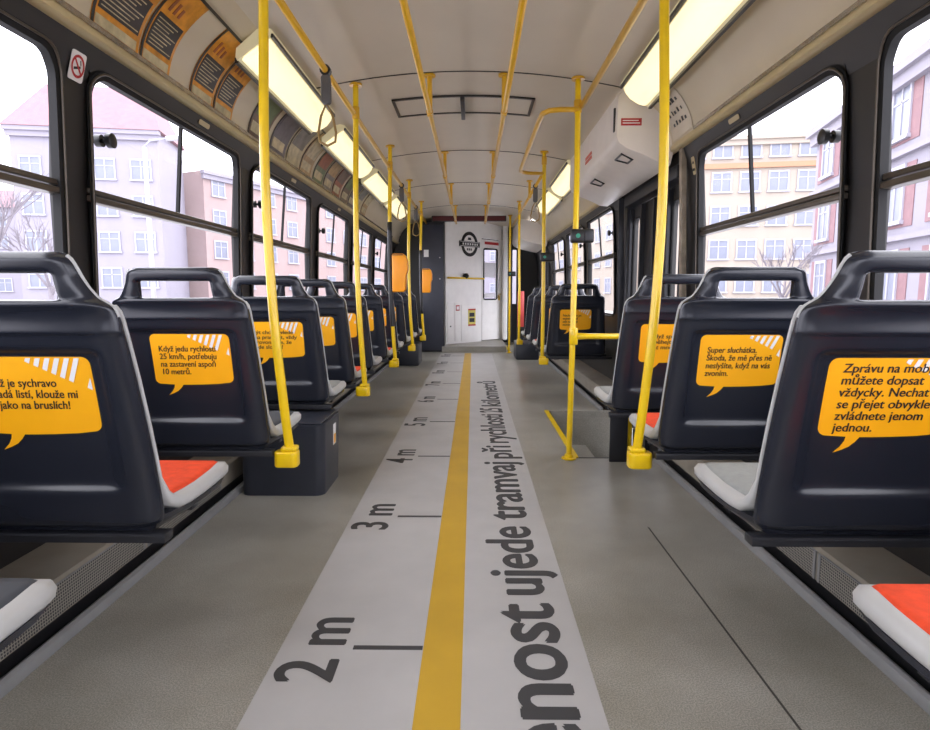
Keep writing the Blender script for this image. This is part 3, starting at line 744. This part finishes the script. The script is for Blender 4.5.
# ------------------------------------------------------------------ poles and rails
def pole(name_label, pts, m=YELLOW, foot='clamp', s=-1, flange=True, joint_z=None, sleeve=None, group='vertical grab poles', r=.0175):
    h = thing('grab_pole', name_label, 'pole', pts[0], group)
    o = Vector(pts[0]); L = [Vector(p)-o for p in pts]
    mb = MB()
    # smooth path
    P = []
    for i in range(len(L)-1):
        p = [L[max(0,min(len(L)-1,i+k))] for k in (-1,0,1,2)]
        for j in range(6):
            u = j/6; P.append(.5*((2*p[1])+(p[2]-p[0])*u+(2*p[0]-5*p[1]+4*p[2]-p[3])*u*u+(3*p[1]-p[0]-3*p[2]+p[3])*u**3))
    P.append(L[-1])
    mb.tube(P, r, 14); mb.build('tube', m, h, smooth=True)
    if foot == 'clamp':
        mb = MB(); poly = rrect(-.032,.058,-.034,.034,.022,5)
        mb.prism(poly, lambda a,b,d: (s*a, b, d), -.05, .012)
        mb.prism(rrect(-.03,.032,-.028,.028,.014,5), lambda a,b,d: (s*a,b,d), .012, .03)
        mb.build('foot_clamp', m, h, bevel=.006)
    elif foot == 'plate':
        mb = MB(); mb.disc((0,0,.0015),(0,0,1),.045,.008,20); mb.disc((0,0,.0095),(0,0,1),.026,.02,16); mb.build('foot_plate', m, h)
    if flange:
        t = L[-1]; mb = MB(); mb.disc(t-Vector((0,0,.012)),(0,0,1),.04,.012,18); mb.build('ceiling_flange', AMBER, h)
    if joint_z:
        for q in P:
            if o.z + q.z > joint_z:
                mb = MB(); mb.tube([q-Vector((0,0,.04)), q+Vector((0,0,.035))], .024, 12); mb.build('rail_joint', AMBER, h, bevel=.004); break
    if sleeve:
        Q = [q for q in P if sleeve[0] <= o.z+q.z <= sleeve[1]]
        def at(z):
            for a, b in zip(P, P[1:]):
                if a.z <= z-o.z <= b.z: return a.lerp(b, (z-o.z-a.z)/(b.z-a.z))
        mb = MB(); mb.tube([at(sleeve[0])]+Q+[at(sleeve[1])], r+.004, 14); mb.build('black_sleeve', BLACK, h, smooth=True)
    return h
RZ = 2.12
def side_pole(s, y, label, k=.55, **kw):
    x = .672
    pts = [(s*x,y,.385),(s*(x+.024*k),y,.6),(s*(x+.056*k),y,.98),(s*(x+.066*k),y,1.47),(s*(x+.046*k),y,2.0),(s*(x+.036*k),y,ceil_z(x)-.004)]
    return pole(label, pts, s=s, joint_z=RZ, **kw)
side_pole(-1, 2.235, 'nearest left yellow pole, foot clamped at the second left seat', k=.85)
side_pole(-1, 3.84, 'second left yellow pole, rising by the fourth left seat')
side_pole(-1, 5.37, 'yellow left pole with black sleeve holding the nearer orange validator', sleeve=(.71,1.64))
side_pole(-1, 6.94, 'plain yellow left pole between the two black-sleeved poles')
side_pole(-1, 8.51, 'farthest left pole with black sleeve holding the farther orange validator', sleeve=(.72,1.62))
side_pole(1, 2.235, 'nearest right yellow pole, foot clamped at the second right seat', k=.95)
p1 = pole('yellow pole at the middle door step with side bar', [(.628,3.53,.0),(.640,3.56,.75),(.655,3.62,1.6),(.672,3.75,ceil_z(.67)-.004)], foot='plate', joint_z=RZ)
p2 = pole('yellow pole beyond the middle door step, by the lone right seat', [(.70,5.60,.385),(.70,5.60,1.0),(.695,5.60,1.6),(.69,5.60,ceil_z(.69)-.004)], s=1, joint_z=RZ)
p3 = pole('yellow right pole clamped near the last right seat', [(.70,8.5,.33),(.70,8.5,1.0),(.69,8.5,1.6),(.69,8.5,ceil_z(.69)-.004)], s=1, joint_z=RZ)
p4 = pole('farthest right yellow pole standing on the floor by the front door', [(.655,10.05,0),(.655,10.05,1.0),(.655,10.05,1.6),(.655,10.05,ceil_z(.655)-.004)], foot='plate')
# yellow side bar from the door pole
h = thing('door_barrier_bar', 'horizontal yellow bar from the door pole towards the third right seat', 'handrail')
mb = MB(); mb.tube([(.655,3.555,.75),(.73,3.555,.75),(1.33,3.555,.75)], [.022,.0175,.0175], 12); mb.build('bar', YELLOW, h, smooth=True)
mb = MB(); mb.tube([(.645,3.555,.70),(.645,3.555,.80)], .026, 14); mb.build('clamp', YELLOW, h, bevel=.004)
mb = MB(); mb.box(.86,.965,3.46,3.48,0,.38); tag(mb.build('partition_panel', DARKSTEEL, bevel=.004), 'dark low panel beside the short yellow post under the third right seat', 'panel')
h = thing('partition_post', 'short yellow post at the step edge under the third right seat', 'post', (.985,3.50,0))
mb = MB(); mb.tube([(0,0,0.0),(0,0,.745)], .016, 12); mb.build('post', YELLOW, h, smooth=True)
mb = MB(); mb.disc((0,0,0),(0,0,1),.035,.01,16); mb.build('foot_plate', YELLOW, h)
# long overhead rails
def rail(label, x, y0, y1, brackets, z=RZ, m=AMBER):
    h = thing('overhead_handrail', label, 'handrail', (x, (y0+y1)/2, z), 'overhead handrails')
    L = (y1-y0)/2; yc = (y0+y1)/2
    mb = MB(); mb.tube([(0,-L,0),(0,L,0)], .016, 12); mb.build('rail', m, h, smooth=True)
    for by in brackets:
        zt = ceil_z(x) - z
        mb = MB(); mb.tube([(0,by-yc,-.022),(0,by-yc,zt-.014)], .016, 10); mb.disc((0,by-yc,zt-.014),(0,0,1),.036,.012,16)
        mb.tube([(0,by-yc-.03,0),(0,by-yc+.03,0)], .021, 12); mb.build('bracket', m, h)
    return h
rail('left centre overhead rail hanging over the floor strip', -.23, -.9, 9.6, [-.2,1.95,3.82,5.81,7.43,9.23])
rail('right centre overhead rail hanging over the floor strip', .23, -.9, 9.6, [-.2,1.95,3.82,5.81,7.43,9.23])
rail('outer left overhead rail running along the left lamps', -.705, -.9, 9.6, [-.3])
rail('outer right overhead rail in the near half, ending at the door pole', .69, -.9, 3.70, [-.3])
rail('outer right overhead rail in the far half, past the door', .69, 5.60, 9.9, [7.0])
h = thing('door_grab_rail', 'bent yellow ceiling rail bowing into the aisle at the middle door', 'handrail')
mb = MB(); a, b = .67, .46
pts = [(a,3.70,RZ-.02),(.56,3.70,RZ-.02),(.50,3.72,RZ-.02),(.465,3.78,RZ-.02),(b,3.9,RZ-.02),(b,4.6,RZ-.02),(b,5.35,RZ-.02),(.465,5.48,RZ-.02),(.50,5.55,RZ-.02),(.56,5.58,RZ-.02),(.69,5.60,RZ-.02)]
mb.tube(pts, .016, 12); mb.build('rail', AMBER, h, smooth=True)
# hanging straps
def strap(x, y, label, sc=1.0):
    h = thing('hanging_strap', label, 'strap', (x, y, RZ), 'hanging straps')
    mb = MB(); mb.tube([(0,-.018,0),(0,.018,0)], .027, 14); mb.build('collar', BLACK, h)
    mb = MB(); mb.prism(rrect(-.024,.024,-.165,-.02,.02,5), lambda a,b,d: (a,d,b), -.017, .017); mb.build('grip_body', mat('grey_strap_plastic',(92,90,90),.45), h, bevel=.006)
    mb = MB(); mb.tube([(0,0,-.155),(-.03,0,-.22),(-.045,0,-.30),(-.04,0,-.345),(0,0,-.365),(.04,0,-.345),(.045,0,-.30),(.03,0,-.22)], .0065, 8, closed=True); mb.build('loop', STRAP, h, smooth=True)
strap(-.705, 3.12, 'nearest hanging strap on the left overhead rail')
strap(-.705, 6.3, 'hanging strap on the left overhead rail further along')
strap(-.705, 7.85, 'farthest hanging strap on the left overhead rail')
strap(.69, 6.35, 'hanging strap on the right overhead rail beyond the door')
# card readers on poles
def reader(x, y, z, label):
    h = thing('card_reader', label, 'card reader', (x, y, z), 'black card readers on poles')
    mb = MB(); mb.box(-.036,.1,-.055,-.012,-.042,.038); mb.build('body', BLACK, h, bevel=.01)
    mb = MB(); mb.tube([(0,0,-.035),(0,0,.035)], .026, 12); mb.build('clamp', BLACK, h)
    mb = MB(); mb.box(.042,.092,-.062,-.056,-.032,.03); mb.build('cover', DARKSTEEL, h, bevel=.004)
    mb = MB(); mb.disc((.005,-.056,-.002),(0,-1,0),.013,.004,14); mb.build('green_light', GREEN, h)
reader(.652,3.60,1.345,'black card reader with green light on the door step pole')
reader(.697,5.60,1.345,'black card reader on the pole by the lone right seat')
reader(.655,10.05,1.34,'black card reader on the farthest right pole')
def validator(x, y, z, label):
    h = thing('ticket_validator', label, 'validator', (x, y, z), 'orange ticket validators')
    mb = MB(); mb.prism([(.0,-.17),(.105,-.17),(.12,-.15),(.125,-.02),(.14,.02),(.14,.10),(.125,.15),(.10,.17),(.0,.17)], lambda a,b,d: (a,d,b), -.05, .05); mb.build('body', VALOR, h, bevel=.012, bseg=3)
    mb = MB(); mb.box(.005,.10,-.056,-.051,.155,.162); mb.build('slot', BLACK, h)
validator(-.685,5.37,1.19,'orange ticket validator on the nearer black-sleeved pole')
validator(-.685,8.51,1.19,'orange ticket validator on the farther black-sleeved pole')

# ------------------------------------------------------------------ ceiling lamps and hatch
def lamp(s, y0, y1, label):
    h = thing('ceiling_lamp', label, 'lamp', (s*1.0, (y0+y1)/2, 2.17), 'strip lamps under the ceiling')
    L = (y1-y0)/2
    # tilted trough section (x away from aisle, z)
    base = [(-.075,.055),(.085,-.055)]
    sec = [(-.075,.05),(-.064,.014),(-.035,-.022),(.015,-.052),(.05,-.062),(.082,-.05)]
    hs = [(-.085,.075),(-.078,.045),(.083,-.065),(.09,-.05),(.085,-.01),(-.03,.085)]
    mb = MB(); mb.prism(hs, lambda a,b,d: (s*a, d, b), -L-.01, L+.01); mb.build('housing', LAMPEND, h)
    mb = MB(); secs = []
    for d, k in ((-L+.0,.8),(-L+.015,1.0),(L-.015,1.0),(L,.8)):
        c = Vector((.005,-.0)); secs.append([(s*(c.x+(a-c.x)*k), d, c.y+(b-c.y)*k) for a,b in sec])
    vs, fs = loft(secs); auto_smooth(mb.add(vs, fs).build('diffuser', LAMPM, h), 30)
    mb = MB(); mb.box(*sorted((s*.08, s*.098)), -L, L, -.075, -.05); mb.build('edge_trim', DARKCLIP, h)
    mb = MB(); mb.box(*sorted((s*-.09, s*-.078)), -L, L, .04, .058); mb.build('inner_trim', DARKCLIP, h)
    return h
for y0, y1, lb in ((1.0,2.30,'ceiling lamp at the top left edge of view, nearest on the left'),(2.95,4.22,'long lit left lamp beside the nearest yellow pole'),(4.55,5.85,'third left ceiling lamp, beyond the second pole'),(6.1,7.35,'fourth left ceiling lamp'),(7.65,8.95,'farthest left ceiling lamp')):
    lamp(-1, y0, y1, lb)
for y0, y1, lb in ((2.35,3.68,'large lit right lamp beside the nearest right pole'),(5.72,6.95,'right ceiling lamp just past the white door cover'),(7.2,8.5,'farthest right ceiling lamp')):
    lamp(1, y0, y1, lb)
# roof hatch
h = thing('roof_hatch', 'rectangular ceiling hatch with dark frame and central handle', 'hatch')
HX0, HX1, HY0, HY1 = -.52, .46, 4.21, 4.60
mb = MB()
def arcbar(x0, x1, y0, y1, t=.012):
    N = 12; xs_ = [x0+(x1-x0)*i/N for i in range(N+1)]
    mb.prism([(x, ceil_z(x)-t) for x in xs_]+[(x, ceil_z(x)-.001) for x in xs_[::-1]], lambda p,q,d: (p,d,q), y0, y1)
arcbar(HX0,HX1,HY0,HY0+.02); arcbar(HX0,HX1,HY1-.02,HY1); arcbar(HX0,HX0+.02,HY0,HY1); arcbar(HX1-.02,HX1,HY0,HY1)
mb.build('frame', DARKCLIP, h)
mb = MB(); arcbar(HX0+.02,HX1-.02,HY0+.02,HY1-.02,.005); mb.build('panel', CEIL, h)
mb = MB(); mb.box(-.05,-.02,HY0-.02,HY1+.05,ceil_z(0)-.045,ceil_z(0)-.013); mb.build('handle', DARKSTEEL, h, bevel=.005)

# ------------------------------------------------------------------ cover over the doors
def cover(y0, y1, label, x0=.92, labels=True):
    h = thing('door_mechanism_cover', label, 'cover')
    poly = [(1.262,2.16),(x0+.03,2.235),(x0,2.21),(x0-.005,1.965),(x0+.012,1.925),(x0+.06,1.893),(x0+.16,1.855),(1.20,1.80),(1.262,1.795),(1.275,1.86)]
    mb = MB(); secs = []
    vs, fs = loft([[(a+(1.1-a)*k, y, b+(2.0-b)*k) for a,b in poly] for y, k in ((y0,.03),(y0+.02,.0),(y1-.02,.0),(y1,.03))])
    auto_smooth(mb.add(vs, fs).build('body', WHITEC, h), 40)
    if labels:
        mb = MB(); mb.box(x0+.025, x0+.15, y0-.004, y0+.004, 2.028, 2.07); rl = mb.build('red_warning_label', REDS, h)
        mb = MB(); mb.box(x0+.034, x0+.14, y0-.006, y0-.0045, 2.039, 2.044); mb.box(x0+.034, x0+.13, y0-.006, y0-.0045, 2.054, 2.059); mb.build('label_print', WHITESTK, rl)
        for yy in (y0+.12, y0+.95):
            mb = MB(); pts = [(x0+.065,yy,1.888),(x0+.065,yy+.17,1.888),(x0+.14,yy+.14,1.860),(x0+.14,yy+.03,1.860)]
            mb.tube(pts, .008, 6, closed=True); mb.build('recess_grip', BLACK, h)
        mb = MB(); mb.box(x0-.009, x0-.0045, y0+.75, y0+.98, 2.03, 2.05); mb.box(x0-.009, x0-.0045, y0+.75, y0+.98, 2.0, 2.02); mb.build('side_print', mat('pale_red_print',(206,110,92),.6), h)
        mb = MB(); mb.box(x0-.012, x0-.003, y0+.03, y0+.05, 2.0, 2.14); mb.build('hinge', DARKSTEEL, h)
    return h
cover(3.78, 5.55, 'white plastic cover over the middle door mechanism with red warning label')
cover(9.95, 11.6, 'white plastic cover over the far front door', x0=.80, labels=False)

# ------------------------------------------------------------------ adverts in the coves
ADO = mat('advert_orange', (208, 140, 40), .35, vary=.25, scale=20); ADK = mat('advert_black', (44, 40, 38), .4, vary=.2, scale=30)
PAPER = [mat('advert_%s' % nme, c, .4, vary=.3, scale=18) for nme, c in (('rust',(150,84,52)),('green',(96,110,70)),('cream',(188,176,140)),('brown',(104,82,64)),('grey',(120,116,108)),('sand',(168,140,96)),('dusk',(92,84,88)))]
def patch(mb, s, y0, y1, t0, t1, off, N=10):
    vs = []; fs = []
    for i in range(N+1):
        p = cove_pt(t0+(t1-t0)*i/N, off); q = cove_pt(t0+(t1-t0)*i/N, off-.0016)
        vs += [(s*p.x,y0,p.y),(s*p.x,y1,p.y),(s*q.x,y1,q.y),(s*q.x,y0,q.y)]
    for i in range(N):
        for k in range(4): fs.append((i*4+k, i*4+(k+1)%4, (i+1)*4+(k+1)%4, (i+1)*4+k))
    fs += [(0,1,2,3), (N*4,N*4+3,N*4+2,N*4+1)]
    return mb.add(vs, fs)
def advert(s, y0, y1, label, kind, m1, m2=None):
    h = thing('advert_card', label, 'advert', (0,0,0), 'advert cards in the %s ceiling cove' % ('left' if s<0 else 'right'))
    c = patch(MB(), s, y0, y1, .04, .80, .004).build('card', m1, h, smooth=False)
    if kind == 'text':
        tx = patch(MB(), s, y0+.025, y1-.02, .20, .50, .0065).build('text_block', ADK, c)
        mb = MB()
        for i in range(8):
            tt = .225+.033*i
            patch(mb, s, y0+.034, y1-.03-.02*(i*3%4), tt, tt+.009, .0085, 2)
        mb.build('text_lines', PAPER[2], tx)
        mb = MB()
        for i in range(3):
            patch(mb, s, y0+.05+i*.035, y0+.066+i*.035, .55, .55+.13-.02*i, .0065, 4)
        mb.build('heading_lines', PAPER[0], c)
        patch(MB(), s, y0+.02, y1-.02, .07, .15, .0065, 4).build('footer_logos', PAPER[2], c)
        patch(MB(), s, y0, y0+.014, .04, .80, .0065).build('dark_edge', ADK, c)
    else:
        if m2: patch(MB(), s, y0+.03, y1-.03, .35, .72, .0065).build('picture', m2, c)
        patch(MB(), s, y0, y0+.012, .04, .80, .0065).build('dark_edge', ADK, c)
        patch(MB(), s, y0+.03, y1-.05, .12, .26, .0065, 4).build('caption', PAPER[2], c)
for y0, y1, lb in ((2.10,2.385,'orange advert card, first of the nearest pair in the left cove'),(2.395,2.62,'orange advert card, second of the nearest pair in the left cove'),(2.80,3.035,'orange advert card, first of the second pair in the left cove'),(3.045,3.27,'orange advert card, second of the second pair in the left cove')):
    advert(-1, y0, y1, lb, 'text', ADO)
ords = ['first','second','third','fourth','fifth','sixth','seventh','eighth','ninth','tenth','eleventh']
y = 3.50
for i in range(11):
    a, b = PAPER[(i*3+3) % 7], PAPER[(i*5+1) % 7]
    nm = a.name.split('_')[1]; advert(-1, y, y+.30, '%s advert card, %s after the two orange pairs in the left cove' % (nm, ords[i]), 'pic', a, b); y += .325 if i % 3 else .36
advert(-1, 1.35, 1.62, 'pale advert card at the upper left edge of view', 'pic', PAPER[2], PAPER[4])
h = thing('notice_card', 'pale notice card with small drawings in the right cove by the white cover', 'notice')
c = patch(MB(), 1, 3.42, 3.74, .06, .80, .004).build('card', mat('pale_notice_paper',(206,196,178),.4), h)
for i in range(5):
    for j in range(4):
        mb = MB(); patch(mb, 1, 3.47+.045*i+.008*(j%2), 3.49+.045*i+.006*(i*j%3), .22+.13*j, .26+.13*j+.02*(i%2), .0065, 2); mb.build('small_drawing', DARKSTEEL, c)
patch(MB(), 1, 3.46, 3.54, .68, .77, .0065, 3).build('red_mark', mat('notice_red',(206,90,70),.5), c)
# clip rails holding the cards
for s, side, y0, y1 in ((-1,'left',-.9,9.6),(1,'right',-.9,3.4)):
    mb = MB(); patch(mb, s, y0, y1, .0, .06, .010, 3); struct(mb.build('trim_clip_lower_'+side, CHROME))
    mb = MB(); patch(mb, s, y0, y1, .80, .825, .010, 3); struct(mb.build('trim_clip_upper_'+side, DARKCLIP))
mb = MB(); patch(mb, 1, 1.72, 1.80, .0, .9, .014, 10); tag(mb.build('clip_bracket', CHROME), 'shiny clip strip crossing the right cove near the top right', 'clip')
mb = MB(); patch(mb, -1, 1.84, 1.92, .0, .8, .014, 10); tag(mb.build('clip_bracket', CHROME), 'shiny clip strip crossing the left cove before the orange adverts', 'clip')

# ------------------------------------------------------------------ small signs on the walls
def wsign(s, yc, zc, hw, hh, name, label, m, cat):
    h = thing(name, label, cat)
    sl = (wx_(zc+hh)-wx_(zc-hh))/(2*hh); h['plane'] = 0; del h['plane']
    mb = MB(); mb.prism(rrect(yc-hw, yc+hw, zc-hh, zc+hh, .008, 3), lambda a,b,d: (s*(wx_(zc)+sl*(b-zc)-.003-d), a, b), .001, .004); mb.build('plate', m, h); return h
h = wsign(-1, 2.108, 1.775, .036, .046, 'no_smoking_sign', 'white no-smoking sticker with red ring on the left window pillar', WHITESTK, 'sign')
SLN = (wx_(1.821)-wx_(1.729))/.092; Pn = lambda a,b,d: (-(wx_(1.775)+SLN*b*.72-.003-d), 2.108+a*.72, 1.775+b*.8)
mb = MB(); n=32; vs=[]; fs=[]
for R in (.046,.035):
    for i in range(n): vs.append(Pn(R*math.cos(2*PI*i/n), R*math.sin(2*PI*i/n), .0055))
for i in range(n): fs.append((i,(i+1)%n,n+(i+1)%n,n+i))
mb.add(vs, fs)
c,s_ = math.cos(math.radians(-45)), math.sin(math.radians(-45))
mb.add([Pn(x*c-y*s_, x*s_+y*c, .0057) for x,y in ((-.037,-.005),(.037,-.005),(.037,.005),(-.037,.005))],[(0,1,2,3)]); mb.build('red_ring', REDS, h)
mb = MB(); mb.add([Pn(a,b,.005) for a,b in ((-.026,-.018),(.02,-.004),(.018,.006),(-.028,-.008))],[(0,1,2,3)]); mb.add([Pn(a,b,.005) for a,b in ((.016,.008),(.022,.01),(.016,.03),(.010,.026))],[(0,1,2,3)]); mb.build('cigarette', BLACK, h)
for s, yc, lb in ((-1,3.03,'small pale label above the second left window'),(-1,4.5,'small pale label above the third left window'),(-1,6.0,'small pale label above the fourth left window'),(1,2.98,'small pale label above the second right window')):
    wsign(s, yc, 1.838, .055, .011, 'window_label', lb, LEDGE, 'label')
h = wsign(1, 3.57, 1.745, .022, .05, 'window_label', 'narrow pale label with dark marks on the right pillar by the door', LEDGE, 'label')
mb = MB(); mb.box(wx_(1.76)-.008, wx_(1.76)-.005, 3.56,3.58,1.755,1.78); mb.box(wx_(1.73)-.008, wx_(1.73)-.005, 3.56,3.58,1.715,1.73); mb.build('dark_marks', BLACK, h)

# ------------------------------------------------------------------ floor graphic
h = thing('floor_graphic', 'long grey floor sticker with yellow line, metre marks and running text', 'floor sticker')
mb = MB(); mb.box(-.507,.358,YB+.02,10.02,.0002,.0016); mb.build('backing_strip', STRIP, h)
mb = MB(); mb.box(-.10,.012,YB+.02,10.0,.0017,.0022); mb.build('yellow_line', STRIPY, h)
for n in range(1, 11):
    y = n - .43 - .0
    mb = MB(); mb.box(-.30,-.102,y-.010,y+.010,.0017,.0021); mb.build('metre_tick', STRIPK, h)
    if n > 1:
        text_mesh('metre_label', '%d m' % n, STRIPK, lambda a,b: (-b, a, .0023), h, (y-.155, y+.155+(.08 if n > 9 else 0), .325, .488), weight=.006, bold=.022)
FT = lambda a, b: (-b, a, .0023)
for body, y0, y1, hi, lo in (('Vzdálenost', .47, 1.82, .0, 0), ('ujede', 1.87, 2.46, 0, 1), ('tramvaj', 2.53, 3.45, 0, 1), ('při', 3.52, 3.83, 0, 1), ('rychlosti', 3.90, 4.86, 0, 1), ('25', 4.93, 5.13, 0, 0), ('kilometrů', 5.21, 6.75, 0, 0)):
    base = -.297; asc = .20; b0 = base - (.048 if lo else 0); b1 = base + asc
    if body == 'kilometrů': b1 = base+.215
    if body == 'ujede': b0, b1 = base-.05, base+.205
    if body == 'tramvaj': b0, b1 = base-.05, base+.19
    if body == 'Vzdálenost': b0, b1 = base-.004, base+.21
    text_mesh('lettering', body, STRIPK, FT, h, (y0, y1, b0, b1), weight=.006, bold=.024)

# ------------------------------------------------------------------ outside
SNOWY = mat('pale_pavement', (176,174,176), .8, vary=.06, scale=.5)
mb = MB(); mb.box(-150,150,-60,150,-1.3,-.98); struct(mb.build('ground', SNOWY))
WH = mat('facade_white', (133,129,140), .8, vary=.03, scale=.6); PK = mat('facade_pink', (146,127,125), .8, vary=.05, scale=.6); CR = mat('facade_cream', (148,138,127), .8, vary=.03, scale=.6)
GY = mat('facade_grey_plaster', (134,130,140), .8, vary=.05, scale=1); BRK = mat('facade_red_brick', (126,96,100), .8, vary=.08, scale=3); OR = mat('cornice_orange', (158,116,90), .8, vary=.04)
RF_ = mat('roof_red_tile', (132,100,107), .8, vary=.08, scale=2); WPN = mat('window_blue_grey', (112,116,130), .35, vary=.1, scale=1); WFR = mat('window_frame_white', (156,155,166), .6, vary=.02)
_w = {}
def building(label, p0, p1, zt, wallm, cols, rows, z0, dz, wsize=(1.5,1.6), roof=None, cornice=None, depth=10, band=None, bay=None, wmat=None, ratio=None):
    """facade from p0 to p1 (left to right seen from the tram); local x along the facade, -y outwards"""
    p0 = Vector(p0); p1 = Vector(p1); d = (p1-p0); L = d.length; rz = math.atan2(d.y, d.x)
    h = thing('apartment_building', label, 'building', (p0.x,p0.y,-.98), 'buildings across the street', rz)
    H = zt+.98
    mb = MB(); mb.box(0,L,0,depth,0,H); mb.build('wall', wallm, h)
    if cornice is not None:
        mb = MB(); mb.box(-.3,L+.3,-.5,0,H-.35,H); mb.box(-.2,L+.2,-.3,0,H-.8,H-.35); mb.build('cornice', cornice, h)
    if band:
        mb = MB(); mb.box(-.05,L+.05,-.25,0,band-.2,band+.25); mb.build('string_course', OR, h)
    if roof:
        mb = MB(); mb.add([(-.4,-.6,H+.01),(L+.4,-.6,H+.01),(L+.4,depth,H+.01),(-.4,depth,H+.01),(1.5,depth*.5,H+roof),(L-1.5,depth*.5,H+roof)],[(0,3,2,1),(0,1,5,4),(1,2,5),(2,3,4,5),(3,0,4)]); mb.build('roof', RF_, h)
    key = wsize + (wmat.name if wmat else '',)
    for c in range(cols):
        for r in range(rows):
            x = L*(c+.5)/cols; z = z0+r*dz
            if key in _w:
                a, b = _w[key]; f = a.copy(); COL.objects.link(f); f.parent = h; g = b.copy(); COL.objects.link(g); g.parent = f
            else:
                w, hh = wsize
                mb = MB(); mb.box(-w/2-.12,-w/2,-.1,-.01,0,hh); mb.box(w/2,w/2+.12,-.1,-.01,0,hh); mb.box(-w/2-.12,w/2+.12,-.1,-.01,hh,hh+.14); mb.box(-w/2-.2,w/2+.2,-.18,-.01,-.14,0)
                mb.box(-.05,.05,-.08,-.02,0,hh); mb.box(-w/2,w/2,-.08,-.02,hh*.66,hh*.66+.07)
                f = mb.build('window', WFR, h)
                mb = MB(); mb.box(-w/2,w/2,-.05,-.012,0,hh); g = mb.build('pane', WPN, f); _w[key] = (f, g)
            f.location = (x, 0, z)
    if bay:
        for i, (x, w_, m_) in enumerate(bay):
            for r in range(rows):
                mb = MB(); mb.box(x,x+w_,-.03,-.005,z0-.25+r*dz,z0+2.05+r*dz); mb.build('brick_panel', m_, h)
        for r in range(rows):
            mb = MB(); mb.box(-.1,L+.1,-.22,0,z0-.75+r*dz,z0-.55+r*dz); mb.build('string_course', wallm, h)
    return h
building('white apartment house with red roof seen through the second left window', (-39,51), (-27.5,53), 15.0, WH, 4, 4, 2.6, 3.1, roof=4.6, cornice=WH, depth=7)
building('pink apartment house right of the white one, beyond the left windows', (-26.8,60), (-9,100), 13.2, PK, 12, 4, 2.6, 3.1, cornice=WH)
building('pale distant house behind the bare trees at far left', (-80,74), (-58,82), 12.5, WH, 6, 4, 2.4, 2.9, roof=3)
building('cream apartment house with orange cornice through the second right window', (19.0,56), (38,53), 15.0, CR, 8, 5, 2.2, 3.0, cornice=CR, band=13.4)
building('cream apartment house further along the right side, past the door', (11.5,96), (17,66), 12.5, CR, 9, 4, 2.2, 3.1, cornice=OR)
building('grey plaster house with red brick panels through the nearest right window', (17.9,32), (13.6,11), 9.4, GY, 6, 3, 1.6, 3.1, wsize=(1.2,1.9), cornice=GY, depth=9, bay=[(21.5*(c+.5)/6-1.35, 2.7, BRK) for c in range(6)])
building('pale long building closing the street far ahead', (-14,118), (14,118), 10, WH, 10, 3, 2.4, 3.1)
BARK = mat('pale_bark', (118,112,118), .9, vary=.1, scale=6)
def tree(x, y, hgt, seed, label, n0=5):
    rnd = random.Random(seed); h = thing('bare_tree', label, 'tree', (x,y,-.98), 'bare winter trees outside')
    mb = MB(); tr = MB()
    tr.tube([(0,0,0),(.04,.02,hgt*.2),(.0,.05,hgt*.42)], [hgt*.026,hgt*.02,hgt*.017], 8); tr.build('trunk', BARK, h, smooth=True)
    def br(p, d, L, r, k):
        q = p + d*L*.5 + Vector((rnd.uniform(-1,1),rnd.uniform(-1,1),rnd.uniform(0,1)))*L*.06; e = p + d*L
        mb.tube([p,q,e],[r,r*.8,r*.55],5)
        if k == 0: return
        for _ in range(3 if k > 1 else 4):
            dd = (d + Vector((rnd.uniform(-1,1),rnd.uniform(-1,1),rnd.uniform(-.2,.9)))*.65).normalized()
            br(p + d*L*rnd.uniform(.5,1), dd, L*rnd.uniform(.5,.75), r*.55, k-1)
    for i in range(n0):
        a = 2*PI*i/n0 + rnd.uniform(-.4,.4); d = Vector((math.cos(a)*.6, math.sin(a)*.6, 1)).normalized()
        br(Vector((0,.05,hgt*(.34+.016*i))), d, hgt*.3, hgt*.011, 3)
    mb.build('branches', BARK, h)
tree(-15.5,18.6,6.5,3,'bare tree with forked crown through the nearest left window')
tree(-19.5,20.5,6.0,5,'bare tree at the far left edge of the nearest left window')
tree(-17.2,24,5.5,8,'bare tree standing behind the forked one, nearest left window')
tree(13.5,26,4.6,11,'small bare tree in front of the cream house, second right window')
h = thing('street_lamp_post', 'thin pale lamp post in front of the white house', 'lamp post', (-16.2,30,-.98))
mb = MB(); mb.tube([(0,0,0),(0,0,9.2)],[.13,.09],10); mb.build('post', WFR, h, smooth=True)
mb = MB(); mb.tube([(0,0,9.2),(.3,0,9.5),(1.2,0,9.6)],.05,8); mb.tube([(1.1,0,9.58),(1.7,0,9.6)],.12,10); mb.build('arm', WFR, h, smooth=True)
